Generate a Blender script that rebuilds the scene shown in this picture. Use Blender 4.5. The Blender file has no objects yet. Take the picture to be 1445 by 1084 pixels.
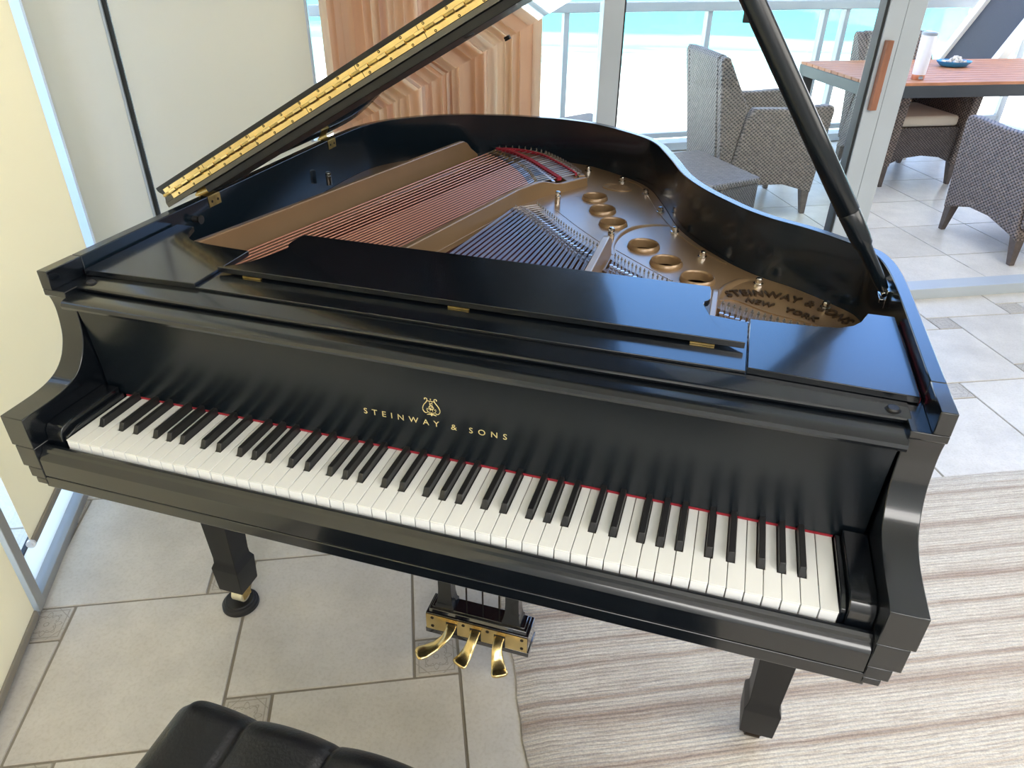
import bpy, bmesh, math, random
from mathutils import Vector, Matrix
from mathutils.geometry import tessellate_polygon
random.seed(7)
PI = math.pi
S = bpy.context.scene
COL = S.collection

# ------------------------------------------------------------------ camera, world, sun, lights, exposure
def basis(yaw, pitch, roll):
    f = Vector((-math.sin(yaw)*math.cos(pitch), math.cos(yaw)*math.cos(pitch), -math.sin(pitch)))
    r = Vector((math.cos(yaw), math.sin(yaw), 0)); u = r.cross(f)
    return r*math.cos(roll)+u*math.sin(roll), -r*math.sin(roll)+u*math.cos(roll), f
cd = bpy.data.cameras.new('camera'); cam = bpy.data.objects.new('camera', cd); COL.objects.link(cam)
R_, U_, F_ = basis(0.2876, 0.5587, 0.0126)
cam.matrix_world = Matrix(((R_.x, U_.x, -F_.x, 0.3865), (R_.y, U_.y, -F_.y, -0.7283), (R_.z, U_.z, -F_.z, 1.4673), (0, 0, 0, 1)))
cd.sensor_width = 36; cd.lens = 36*1023.1/1445; cd.clip_start = 0.02; cd.clip_end = 2000
S.camera = cam
S.view_settings.view_transform = 'Standard'; S.view_settings.look = 'None'
S.view_settings.gamma = 1; S.view_settings.use_curve_mapping = False
S.view_settings.exposure = 0.41

w = bpy.data.worlds.new('sky'); S.world = w; w.use_nodes = True
nt = w.node_tree; nt.nodes.clear()
o_ = nt.nodes.new('ShaderNodeOutputWorld'); b_ = nt.nodes.new('ShaderNodeBackground')
tc = nt.nodes.new('ShaderNodeTexCoord'); sx = nt.nodes.new('ShaderNodeSeparateXYZ'); cr = nt.nodes.new('ShaderNodeValToRGB')
nt.links.new(tc.outputs['Generated'], sx.inputs[0]); nt.links.new(sx.outputs['Z'], cr.inputs[0])
cr.color_ramp.elements[0].position = 0.0; cr.color_ramp.elements[0].color = (1.35, 1.28, 1.15, 1)
cr.color_ramp.elements[1].position = 0.75; cr.color_ramp.elements[1].color = (0.36, 0.42, 0.56, 1)
for p_, c_ in ((0.10, (1.15, 1.12, 1.08, 1)), (0.27, (0.32, 0.57, 1.10, 1)), (0.42, (0.20, 0.46, 1.08, 1))):
    e = cr.color_ramp.elements.new(p_); e.color = c_
nt.links.new(cr.outputs[0], b_.inputs[0]); b_.inputs[1].default_value = 3.0
nt.links.new(b_.outputs[0], o_.inputs[0])

sd = bpy.data.lights.new('sun', 'SUN'); sun = bpy.data.objects.new('sun', sd); COL.objects.link(sun)
sd.energy = 26.0; sd.angle = 0.01; sd.color = (1.0, 0.95, 0.88)
sdir = Vector((-0.45, 0.60, -1.0)).normalized()          # travels from behind the building out towards the beach
sun.rotation_euler = sdir.to_track_quat('-Z', 'Y').to_euler()

def area(name, loc, target, sx_, sy_, power, col=(1, 1, 1), portal=False):
    l = bpy.data.lights.new(name, 'AREA'); l.shape = 'RECTANGLE'; l.size = sx_; l.size_y = sy_; l.energy = power; l.color = col
    ob = bpy.data.objects.new(name, l); COL.objects.link(ob); ob.location = loc
    ob.rotation_euler = (Vector(target)-Vector(loc)).to_track_quat('-Z', 'Y').to_euler()
    if portal: l.cycles.is_portal = True
    return ob
# added soft fill lights below the unseen ceiling, no real lamps there
area('fill_light', (0.2, -2.7, 2.62), (0.2, -2.7, 0), 4.4, 1.8, 185, (1.0, 0.97, 0.94))
area('fill_light', (3.4, -0.4, 2.62), (3.4, -0.4, 0), 2.6, 2.6, 110, (1.0, 0.95, 0.88))

# ------------------------------------------------------------------ room frame of reference
DA = Vector((-0.493, 0.870, 0)).normalized()      # along the left window wall
DC = Vector((0.897, 0.443, 0)).normalized()       # along the sliding door wall
NA = Vector((0.870, 0.493, 0)).normalized()       # left wall, into the room
NC = Vector((0.443, -0.897, 0)).normalized()      # door wall, into the room
A0 = Vector((-0.959, -0.115, 0))
CORNER = Vector((-1.765, 1.308, 0))
CEIL = 2.66

# ------------------------------------------------------------------ materials
MATS = {}
def newmat(name):
    m = bpy.data.materials.new(name); m.use_nodes = True; MATS[name] = m
    return m, m.node_tree, m.node_tree.nodes['Principled BSDF']
def pbr(name, col, rough=0.5, metal=0.0, coat=0.0, coat_rough=0.05, bump=0.0, bscale=60.0, stretch=None, colvar=0.0, spec=0.5, rvar=0.0):
    m, t, p = newmat(name)
    p.inputs['Base Color'].default_value = (*col, 1); p.inputs['Roughness'].default_value = rough
    p.inputs['Metallic'].default_value = metal; p.inputs['Coat Weight'].default_value = coat
    p.inputs['Coat Roughness'].default_value = coat_rough; p.inputs['Specular IOR Level'].default_value = spec
    if bump or colvar or rvar:
        c = t.nodes.new('ShaderNodeTexCoord'); mp = t.nodes.new('ShaderNodeMapping'); n = t.nodes.new('ShaderNodeTexNoise')
        t.links.new(c.outputs['Object'], mp.inputs[0]); t.links.new(mp.outputs[0], n.inputs['Vector'])
        n.inputs['Scale'].default_value = bscale; n.inputs['Detail'].default_value = 5
        if stretch: mp.inputs['Scale'].default_value = stretch
        if bump:
            b = t.nodes.new('ShaderNodeBump'); b.inputs['Strength'].default_value = bump; b.inputs['Distance'].default_value = 0.01
            t.links.new(n.outputs[0], b.inputs['Height']); t.links.new(b.outputs[0], p.inputs['Normal'])
        if colvar:
            r = t.nodes.new('ShaderNodeValToRGB'); t.links.new(n.outputs[0], r.inputs[0])
            r.color_ramp.elements[0].position = .3; r.color_ramp.elements[1].position = .7
            r.color_ramp.elements[0].color = (*[c_*(1-colvar) for c_ in col], 1)
            r.color_ramp.elements[1].color = (*[min(1, c_*(1+colvar)) for c_ in col], 1)
            t.links.new(r.outputs[0], p.inputs['Base Color'])
        if rvar:
            r = t.nodes.new('ShaderNodeMapRange'); t.links.new(n.outputs[0], r.inputs[0])
            r.inputs['To Min'].default_value = rough-rvar; r.inputs['To Max'].default_value = rough+rvar
            t.links.new(r.outputs[0], p.inputs['Roughness'])
    return m
M = {}
M['ebony'] = pbr('satin_ebony', (0.004, 0.0058, 0.0085), 0.20, bump=0.012, bscale=14, stretch=(1, 40, 40), rvar=0.04, spec=0.5, coat=.5, coat_rough=.085)
M['ebony_satin'] = pbr('brushed_ebony', (0.004, 0.0068, 0.010), 0.24, rvar=0.01, bscale=14, stretch=(1, 40, 40), spec=0.45)
M['ebony_dull'] = pbr('dull_ebony', (0.010, 0.0105, 0.011), 0.42, spec=.35, rvar=0.05, bscale=30)
M['ebony_gloss'] = pbr('polished_ebony', (0.006, 0.006, 0.008), 0.05, bump=0.0, spec=0.9, coat=1, coat_rough=0.02)
M['ivory'] = pbr('white_key_plastic', (0.72, 0.73, 0.715), 0.22, colvar=0.03, bscale=9)
M['key_front'] = pbr('key_front_plastic', (0.84, 0.86, 0.88), 0.25)
M['ebony_rim'] = pbr('rim_sky_tint', (0.005, 0.011, 0.017), 0.22, rvar=0.03, bscale=8, spec=.45, coat=.4, coat_rough=.10)  # rim alone has blue skylight put into its black base colour
M['blackkey'] = pbr('black_key', (0.012, 0.012, 0.013), 0.30)
M['felt'] = pbr('red_felt', (0.33, 0.016, 0.03), 0.95, bump=.3, bscale=300)
M['bronze'] = pbr('bronze_paint', (0.30, 0.19, 0.095), 0.40, metal=0.4, colvar=0.10, bscale=5, spec=.6, bump=.04, coat=.7, coat_rough=.22)
M['brass'] = pbr('brass', (0.74, 0.57, 0.27), 0.24, metal=1, colvar=0.12, bscale=30)
M['brass_dull'] = pbr('aged_brass', (0.55, 0.40, 0.15), 0.38, metal=1, colvar=0.25, bscale=60)
M['caster_brass'] = pbr('pale_brass', (0.82, 0.76, 0.55), 0.35, metal=.5)
M['gold'] = pbr('gold_inlay', (0.85, 0.72, 0.35), 0.45, metal=0.6)
M['screw'] = pbr('dark_screw', (0.04, 0.03, 0.02), 0.4, metal=.8)
M['nickel'] = pbr('nickel', (0.72, 0.70, 0.66), 0.16, metal=1)
M['nickel_dull'] = pbr('dull_pin_steel', (0.34, 0.32, 0.27), 0.35, metal=.9)
M['copper'] = pbr('copper_wound_string', (0.88, 0.42, 0.27), 0.33, metal=0.8)
M['steel'] = pbr('steel_wire', (0.60, 0.56, 0.54), 0.30, metal=1)
M['soundboard'] = pbr('soundboard', (0.085, 0.024, 0.014), 0.5, spec=.3, colvar=0.3, bscale=14, stretch=(1, 12, 1))
M['bridgewood'] = pbr('bridge_maple', (0.10, 0.06, 0.035), 0.5, colvar=.3, bscale=40)
M['rubber'] = pbr('black_rubber', (0.012, 0.012, 0.012), 0.5)
M['leather'] = pbr('black_leather', (0.0045, 0.005, 0.007), 0.36, bump=0.12, bscale=240, rvar=0.05, spec=.45)
M['white_alu'] = pbr('white_aluminium', (0.43, 0.475, 0.51), 0.35, colvar=.03, bscale=6)
M['rail_white'] = pbr('white_railing', (0.37, 0.40, 0.42), 0.4)
M['grey_alu'] = pbr('grey_aluminium', (0.36, 0.36, 0.34), 0.35, metal=.3)
M['gasket'] = pbr('black_gasket', (0.01, 0.012, 0.013), 0.5)
M['paint'] = pbr('wall_paint', (0.42, 0.43, 0.43), 0.7, bump=.05, bscale=90)
M['ceiling'] = pbr('ceiling_paint', (0.78, 0.77, 0.73), 0.8, bump=.05, bscale=90)
M['facade'] = pbr('facade_paint', (0.70, 0.70, 0.68), 0.8)
M['teak'] = pbr('teak_slat', (0.46, 0.20, 0.10), 0.55, spec=.3, colvar=0.25, bscale=7, stretch=(1, 14, 1))
M['table_metal'] = pbr('anthracite_metal', (0.045, 0.05, 0.055), 0.45)
M['cushion'] = pbr('beige_cushion', (0.55, 0.49, 0.40), 0.9, bump=.2, bscale=150)
M['orangewood'] = pbr('orange_brown_wood', (0.30, 0.125, 0.07), 0.35, colvar=.2, bscale=8, stretch=(4, 4, .6))
M['tumbler'] = pbr('white_enamel', (0.83, 0.82, 0.86), 0.3)
M['coppermetal'] = pbr('copper_metal', (0.75, 0.38, 0.24), 0.3, metal=.8)
M['greylid'] = pbr('grey_plastic', (0.28, 0.31, 0.33), 0.3)
M['bluebowl'] = pbr('blue_glaze', (0.03, 0.22, 0.45), 0.25)
M['shell'] = pbr('sea_shell', (0.62, 0.55, 0.46), 0.5, colvar=.5, bscale=60)
M['sling'] = pbr('dark_sling', (0.06, 0.065, 0.075), 0.8, bump=.4, bscale=200)
M['cream'] = pbr('cream_paint', (0.70, 0.67, 0.62), 0.45)
M['leg_wood'] = pbr('chair_leg_wood', (0.10, 0.075, 0.06), 0.5, colvar=.3, bscale=30)
M['clear'] = pbr('clear_plastic', (0.75, 0.76, 0.76), 0.1, spec=.9)
M['hem'] = pbr('hem_bar', (0.26, 0.23, 0.18), 0.5)

def shade_mat(name, col, tr):
    m, t, p = newmat(name)
    out = t.nodes['Material Output']; d = t.nodes.new('ShaderNodeBsdfDiffuse'); l = t.nodes.new('ShaderNodeBsdfTranslucent'); mx = t.nodes.new('ShaderNodeMixShader')
    d.inputs[0].default_value = (*col, 1); l.inputs[0].default_value = (*col, 1); mx.inputs[0].default_value = tr
    c = t.nodes.new('ShaderNodeTexCoord'); n = t.nodes.new('ShaderNodeTexNoise'); n.inputs['Scale'].default_value = 900
    b = t.nodes.new('ShaderNodeBump'); b.inputs['Strength'].default_value = .08; t.links.new(c.outputs['Object'], n.inputs['Vector'])
    t.links.new(n.outputs[0], b.inputs['Height']); t.links.new(b.outputs[0], d.inputs['Normal'])
    t.links.new(d.outputs[0], mx.inputs[1]); t.links.new(l.outputs[0], mx.inputs[2]); t.links.new(mx.outputs[0], out.inputs[0])
    return m
M['shade_beige'] = shade_mat('beige_shade_cloth', (0.92, 0.84, 0.66), 0.40)
M['glow_film'] = shade_mat('daylight_film', (0.66, 0.74, 0.88), 0.68)
M['sill_panel'] = shade_mat('white_sill_panel', (0.93, 0.95, 0.93), 0.75)
M['shade_grey'] = shade_mat('grey_shade_cloth', (0.76, 0.74, 0.66), 0.25)

def slat_mat():
    m, t, p = newmat('blind_slat'); out = t.nodes['Material Output']
    oi = t.nodes.new('ShaderNodeObjectInfo'); cr = t.nodes.new('ShaderNodeValToRGB')
    t.links.new(oi.outputs['Random'], cr.inputs[0])
    cr.color_ramp.elements[0].color = (0.88, 0.66, 0.50, 1); cr.color_ramp.elements[1].color = (0.96, 0.84, 0.70, 1)
    c = t.nodes.new('ShaderNodeTexCoord'); mp = t.nodes.new('ShaderNodeMapping'); mp.inputs['Scale'].default_value = (60, 60, 3)
    n = t.nodes.new('ShaderNodeTexNoise'); n.inputs['Scale'].default_value = 1; t.links.new(c.outputs['Object'], mp.inputs[0]); t.links.new(mp.outputs[0], n.inputs['Vector'])
    mm = t.nodes.new('ShaderNodeMix'); mm.data_type = 'RGBA'; mm.blend_type = 'MULTIPLY'; mm.inputs[0].default_value = .12
    t.links.new(cr.outputs[0], mm.inputs[6]); t.links.new(n.outputs[0], mm.inputs[7])
    l = t.nodes.new('ShaderNodeBsdfTranslucent'); mx = t.nodes.new('ShaderNodeMixShader'); mx.inputs[0].default_value = .62
    t.links.new(mm.outputs[2], p.inputs['Base Color']); t.links.new(mm.outputs[2], l.inputs[0]); p.inputs['Roughness'].default_value = .6
    t.links.new(p.outputs[0], mx.inputs[1]); t.links.new(l.outputs[0], mx.inputs[2]); t.links.new(mx.outputs[0], out.inputs[0])
    return m
M['slat'] = slat_mat()

def glass_mat():
    m, t, p = newmat('window_glass'); t.nodes.remove(p); out = t.nodes['Material Output']
    tr = t.nodes.new('ShaderNodeBsdfTransparent'); tr.inputs[0].default_value = (0.91, 0.96, 0.955, 1)
    gl = t.nodes.new('ShaderNodeBsdfGlossy'); gl.inputs['Roughness'].default_value = 0.01
    fr = t.nodes.new('ShaderNodeMath'); fr.operation = 'MULTIPLY_ADD'; fp = t.nodes.new('ShaderNodeMath'); fp.operation = 'POWER'; lw = t.nodes.new('ShaderNodeLayerWeight')
    t.links.new(lw.outputs['Facing'], fp.inputs[0]); fp.inputs[1].default_value = 4.5; t.links.new(fp.outputs[0], fr.inputs[0]); fr.inputs[1].default_value = .6; fr.inputs[2].default_value = .03
    mx = t.nodes.new('ShaderNodeMixShader'); t.links.new(fr.outputs[0], mx.inputs[0]); t.links.new(tr.outputs[0], mx.inputs[1]); t.links.new(gl.outputs[0], mx.inputs[2])
    t.links.new(mx.outputs[0], out.inputs[0]); return m
M['glass'] = glass_mat()

def tile_mat(name, base, grout=False):
    m, t, p = newmat(name)
    c = t.nodes.new('ShaderNodeTexCoord'); g = t.nodes.new('ShaderNodeNewGeometry')
    n1 = t.nodes.new('ShaderNodeTexNoise'); n1.inputs['Scale'].default_value = 5; n1.inputs['Detail'].default_value = 8; n1.inputs['Roughness'].default_value = .7
    n2 = t.nodes.new('ShaderNodeTexNoise'); n2.inputs['Scale'].default_value = 120; n2.inputs['Detail'].default_value = 6
    t.links.new(c.outputs['Object'], n1.inputs['Vector']); t.links.new(c.outputs['Object'], n2.inputs['Vector'])
    cr = t.nodes.new('ShaderNodeValToRGB'); t.links.new(n1.outputs[0], cr.inputs[0])
    cr.color_ramp.elements[0].position = .3; cr.color_ramp.elements[1].position = .72
    cr.color_ramp.elements[0].color = (*[x*.80 for x in base], 1); cr.color_ramp.elements[1].color = (*[min(1, x*1.06) for x in base], 1)
    mm = t.nodes.new('ShaderNodeMix'); mm.data_type = 'RGBA'; mm.blend_type = 'MULTIPLY'; mm.inputs[0].default_value = 1
    mr = t.nodes.new('ShaderNodeMapRange'); mr.inputs['To Min'].default_value = .93; mr.inputs['To Max'].default_value = 1.05
    t.links.new(g.outputs['Random Per Island'], mr.inputs[0]); t.links.new(cr.outputs[0], mm.inputs[6]); t.links.new(mr.outputs[0], mm.inputs[7])
    cr2 = t.nodes.new('ShaderNodeValToRGB'); t.links.new(n2.outputs[0], cr2.inputs[0]); cr2.color_ramp.elements[0].position = .36; cr2.color_ramp.elements[1].position = .52
    cr2.color_ramp.elements[0].color = (.93, .92, .90, 1); cr2.color_ramp.elements[1].color = (1, 1, 1, 1)
    m3 = t.nodes.new('ShaderNodeMix'); m3.data_type = 'RGBA'; m3.blend_type = 'MULTIPLY'; m3.inputs[0].default_value = 1
    t.links.new(mm.outputs[2], m3.inputs[6]); t.links.new(cr2.outputs[0], m3.inputs[7]); t.links.new(m3.outputs[2], p.inputs['Base Color'])
    b = t.nodes.new('ShaderNodeBump'); b.inputs['Strength'].default_value = .25; b.inputs['Distance'].default_value = .004
    t.links.new(n2.outputs[0], b.inputs['Height']); t.links.new(b.outputs[0], p.inputs['Normal'])
    p.inputs['Roughness'].default_value = .36
    return m, t, p, m3, b
M['tile'] = tile_mat('stone_tile', (0.67, 0.635, 0.570))[0]
M['tile_out'] = tile_mat('balcony_tile', (0.70, 0.655, 0.575))[0]
M['grout'] = pbr('grout', (0.27, 0.24, 0.19), 0.9, bump=.2, bscale=200)
def accent_mat():
    m, t, p, col, bump = tile_mat('accent_tile', (0.54, 0.50, 0.43))
    uv = t.nodes.new('ShaderNodeUVMap')
    def mth(op, a, b=None, c=None):
        n = t.nodes.new('ShaderNodeMath'); n.operation = op
        for i, v in enumerate((a, b, c)):
            if v is None: continue
            if isinstance(v, (int, float)): n.inputs[i].default_value = v
            else: t.links.new(v, n.inputs[i])
        return n.outputs[0]
    s = t.nodes.new('ShaderNodeSeparateXYZ'); t.links.new(uv.outputs[0], s.inputs[0])
    x = mth('ABSOLUTE', mth('SUBTRACT', s.outputs[0], .5)); y = mth('ABSOLUTE', mth('SUBTRACT', s.outputs[1], .5))
    mxy = mth('MAXIMUM', x, y); r = mth('SQRT', mth('ADD', mth('MULTIPLY', x, x), mth('MULTIPLY', y, y)))
    ang = mth('ARCTAN2', y, x)
    frame = mth('COMPARE', mxy, .43, .014)
    pet = mth('ADD', .20, mth('MULTIPLY', .12, mth('ABSOLUTE', mth('SINE', mth('MULTIPLY', ang, 2)))))
    pet2 = mth('ADD', .30, mth('MULTIPLY', .08, mth('COSINE', mth('MULTIPLY', ang, 8))))
    l1 = mth('COMPARE', r, pet, .014); l2 = mth('COMPARE', r, pet2, .016); l3 = mth('COMPARE', r, .06, .012)
    l4 = mth('COMPARE', mth('ADD', x, y), .66, .016)
    tot = mth('MINIMUM', mth('ADD', mth('ADD', mth('ADD', frame, l1), mth('ADD', l2, l3)), l4), 1.0)
    mm = t.nodes.new('ShaderNodeMix'); mm.data_type = 'RGBA'; t.links.new(mth('MULTIPLY', tot, .55), mm.inputs[0])
    t.links.new(col.outputs[2], mm.inputs[6]); mm.inputs[7].default_value = (.24, .21, .165, 1)
    t.links.new(mm.outputs[2], p.inputs['Base Color'])
    b2 = t.nodes.new('ShaderNodeBump'); b2.invert = True; b2.inputs['Strength'].default_value = .8; b2.inputs['Distance'].default_value = .003
    t.links.new(tot, b2.inputs['Height']); t.links.new(bump.outputs[0], b2.inputs['Normal']); t.links.new(b2.outputs[0], p.inputs['Normal'])
    return m
M['accent'] = accent_mat()

def wicker_mat(name, c1, c2, sc):
    m, t, p = newmat(name)
    c = t.nodes.new('ShaderNodeTexCoord'); mp = t.nodes.new('ShaderNodeMapping'); s = t.nodes.new('ShaderNodeSeparateXYZ')
    t.links.new(c.outputs['Object'], mp.inputs[0]); t.links.new(mp.outputs[0], s.inputs[0])
    def mth(op, a, b=None):
        n = t.nodes.new('ShaderNodeMath'); n.operation = op
        for i, v in enumerate((a, b)):
            if v is None: continue
            if isinstance(v, (int, float)): n.inputs[i].default_value = v
            else: t.links.new(v, n.inputs[i])
        return n.outputs[0]
    h = mth('ADD', s.outputs[0], s.outputs[1])
    a = mth('SINE', mth('MULTIPLY', h, sc)); bb = mth('SINE', mth('MULTIPLY', s.outputs[2], sc*1.25))
    prod = mth('MULTIPLY', a, bb)                                   # checkerboard weave
    hh = mth('ADD', mth('MULTIPLY', prod, .5), .5)
    cr = t.nodes.new('ShaderNodeValToRGB'); t.links.new(hh, cr.inputs[0])
    cr.color_ramp.elements[0].position = .12; cr.color_ramp.elements[1].position = .6
    cr.color_ramp.elements[0].color = (*c1, 1); cr.color_ramp.elements[1].color = (*c2, 1)
    n = t.nodes.new('ShaderNodeTexNoise'); n.inputs['Scale'].default_value = 35; t.links.new(c.outputs['Object'], n.inputs['Vector'])
    mm = t.nodes.new('ShaderNodeMix'); mm.data_type = 'RGBA'; mm.blend_type = 'OVERLAY'; mm.inputs[0].default_value = .5
    t.links.new(cr.outputs[0], mm.inputs[6]); t.links.new(n.outputs[0], mm.inputs[7]); t.links.new(mm.outputs[2], p.inputs['Base Color'])
    b = t.nodes.new('ShaderNodeBump'); b.inputs['Strength'].default_value = .9; b.inputs['Distance'].default_value = .006
    t.links.new(hh, b.inputs['Height']); t.links.new(b.outputs[0], p.inputs['Normal']); p.inputs['Roughness'].default_value = .55
    return m
M['wicker'] = wicker_mat('brown_wicker', (0.025, 0.018, 0.015), (0.215, 0.165, 0.135), 240)
M['wicker_dark'] = wicker_mat('dark_wicker', (0.02, 0.016, 0.015), (0.12, 0.095, 0.085), 280)

def rug_mat():
    m, t, p = newmat('striped_wool')
    c = t.nodes.new('ShaderNodeTexCoord'); s = t.nodes.new('ShaderNodeSeparateXYZ')
    wn = t.nodes.new('ShaderNodeTexNoise'); wn.inputs['Scale'].default_value = 3.5; wn.inputs['Detail'].default_value = 3
    t.links.new(c.outputs['Object'], wn.inputs['Vector']); t.links.new(c.outputs['Object'], s.inputs[0])
    def mth(op, a, b=None, cc=None):
        n = t.nodes.new('ShaderNodeMath'); n.operation = op
        for i, v in enumerate((a, b, cc)):
            if v is None: continue
            if isinstance(v, (int, float)): n.inputs[i].default_value = v
            else: t.links.new(v, n.inputs[i])
        return n.outputs[0]
    v = mth('ADD', s.outputs[1], mth('MULTIPLY', mth('SUBTRACT', wn.outputs[0], .5), .014))
    def n1d(scale, xs, det=2):
        cb = t.nodes.new('ShaderNodeCombineXYZ'); t.links.new(mth('MULTIPLY', s.outputs[0], xs), cb.inputs[0]); t.links.new(mth('MULTIPLY', v, scale), cb.inputs[1])
        n = t.nodes.new('ShaderNodeTexNoise'); n.inputs['Scale'].default_value = 1; n.inputs['Detail'].default_value = det; n.inputs['Roughness'].default_value = .75
        t.links.new(cb.outputs[0], n.inputs['Vector']); return n.outputs[0]
    a = n1d(44, 1.8, 5); cr = t.nodes.new('ShaderNodeValToRGB'); t.links.new(a, cr.inputs[0])
    E = cr.color_ramp.elements; E[0].position = .28; E[0].color = (.36, .29, .24, 1); E[1].position = .75; E[1].color = (.66, .63, .57, 1)
    for pos, col in ((.36, (.47, .40, .34)), (.41, (.58, .53, .46)), (.46, (.44, .39, .34)), (.50, (.66, .62, .55)), (.535, (.52, .47, .41)), (.57, (.68, .65, .58)), (.61, (.46, .42, .375)), (.66, (.70, .67, .61))):
        e = E.new(pos); e.color = (*col, 1)
    # broad brown bands, at their own distances across the rug
    bands = None
    for pos, wd in ((-0.012, .016), (.102, .030), (.146, .012), (.300, .009), (.382, .026), (.572, .018), (.70, .012), (.235, .010), (.47, .014), (-.2, .02)):
        bnd = mth('SUBTRACT', 1.0, mth('SMOOTH_MIN', mth('DIVIDE', mth('ABSOLUTE', mth('SUBTRACT', v, pos)), wd), 1.0, .2))
        bands = bnd if bands is None else mth('MAXIMUM', bands, bnd)
    bands = mth('MULTIPLY', bands, mth('MULTIPLY', n1d(110, 3, 3), 1.5))
    mm = t.nodes.new('ShaderNodeMix'); mm.data_type = 'RGBA'; t.links.new(mth('MINIMUM', mth('MULTIPLY', bands, .95), .85), mm.inputs[0])
    t.links.new(cr.outputs[0], mm.inputs[6]); mm.inputs[7].default_value = (.30, .22, .175, 1)
    fine = t.nodes.new('ShaderNodeTexNoise'); fine.inputs['Scale'].default_value = 260; fine.inputs['Detail'].default_value = 3; t.links.new(c.outputs['Object'], fine.inputs['Vector'])
    m2 = t.nodes.new('ShaderNodeMix'); m2.data_type = 'RGBA'; m2.blend_type = 'MULTIPLY'; m2.inputs[0].default_value = .55
    fr = t.nodes.new('ShaderNodeMapRange'); fr.inputs['From Min'].default_value = .35; fr.inputs['From Max'].default_value = .65; fr.inputs['To Min'].default_value = .72; fr.inputs['To Max'].default_value = 1.12
    t.links.new(fine.outputs[0], fr.inputs[0]); t.links.new(mm.outputs[2], m2.inputs[6]); t.links.new(fr.outputs[0], m2.inputs[7]); t.links.new(m2.outputs[2], p.inputs['Base Color'])
    ridge = mth('ABSOLUTE', mth('SINE', mth('MULTIPLY', v, PI/0.0095)))
    hgt = mth('ADD', mth('ADD', ridge, mth('MULTIPLY', fine.outputs[0], .9)), mth('MULTIPLY', a, 1.5))
    b = t.nodes.new('ShaderNodeBump'); b.inputs['Strength'].default_value = .4; b.inputs['Distance'].default_value = .004
    t.links.new(hgt, b.inputs['Height']); t.links.new(b.outputs[0], p.inputs['Normal'])
    p.inputs['Roughness'].default_value = .95; p.inputs['Specular IOR Level'].default_value = .15
    return m
M['rug'] = rug_mat()

def beach_mat():
    m, t, p = newmat('beach_and_sea')
    c = t.nodes.new('ShaderNodeTexCoord'); s = t.nodes.new('ShaderNodeSeparateXYZ'); t.links.new(c.outputs['Object'], s.inputs[0])
    n = t.nodes.new('ShaderNodeTexNoise'); n.inputs['Scale'].default_value = .03; n.inputs['Detail'].default_value = 6
    mp = t.nodes.new('ShaderNodeMapping'); mp.inputs['Scale'].default_value = (.5, 2.0, 1); t.links.new(c.outputs['Object'], mp.inputs[0]); t.links.new(mp.outputs[0], n.inputs['Vector'])
    ma = t.nodes.new('ShaderNodeMath'); ma.operation = 'MULTIPLY_ADD'; t.links.new(n.outputs[0], ma.inputs[0]); ma.inputs[1].default_value = 60; t.links.new(s.outputs[1], ma.inputs[2])
    mr = t.nodes.new('ShaderNodeMapRange'); t.links.new(ma.outputs[0], mr.inputs[0]); mr.inputs['From Min'].default_value = 200; mr.inputs['From Max'].default_value = 600
    cr = t.nodes.new('ShaderNodeValToRGB'); t.links.new(mr.outputs[0], cr.inputs[0]); E = cr.color_ramp.elements
    E[0].position = 0; E[0].color = (.80, .76, .68, 1); E[1].position = 1; E[1].color = (.03, .33, .38, 1)
    for pos, col in ((.20, (.82, .80, .74)), (.28, (.18, .50, .48)), (.33, (.55, .66, .63)), (.38, (.09, .44, .44)), (.46, (.22, .52, .50)), (.52, (.05, .40, .42))):
        e = E.new(pos); e.color = (*col, 1)
    t.links.new(cr.outputs[0], p.inputs['Base Color']); p.inputs['Roughness'].default_value = .6
    return m
M['beach'] = beach_mat()

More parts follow.
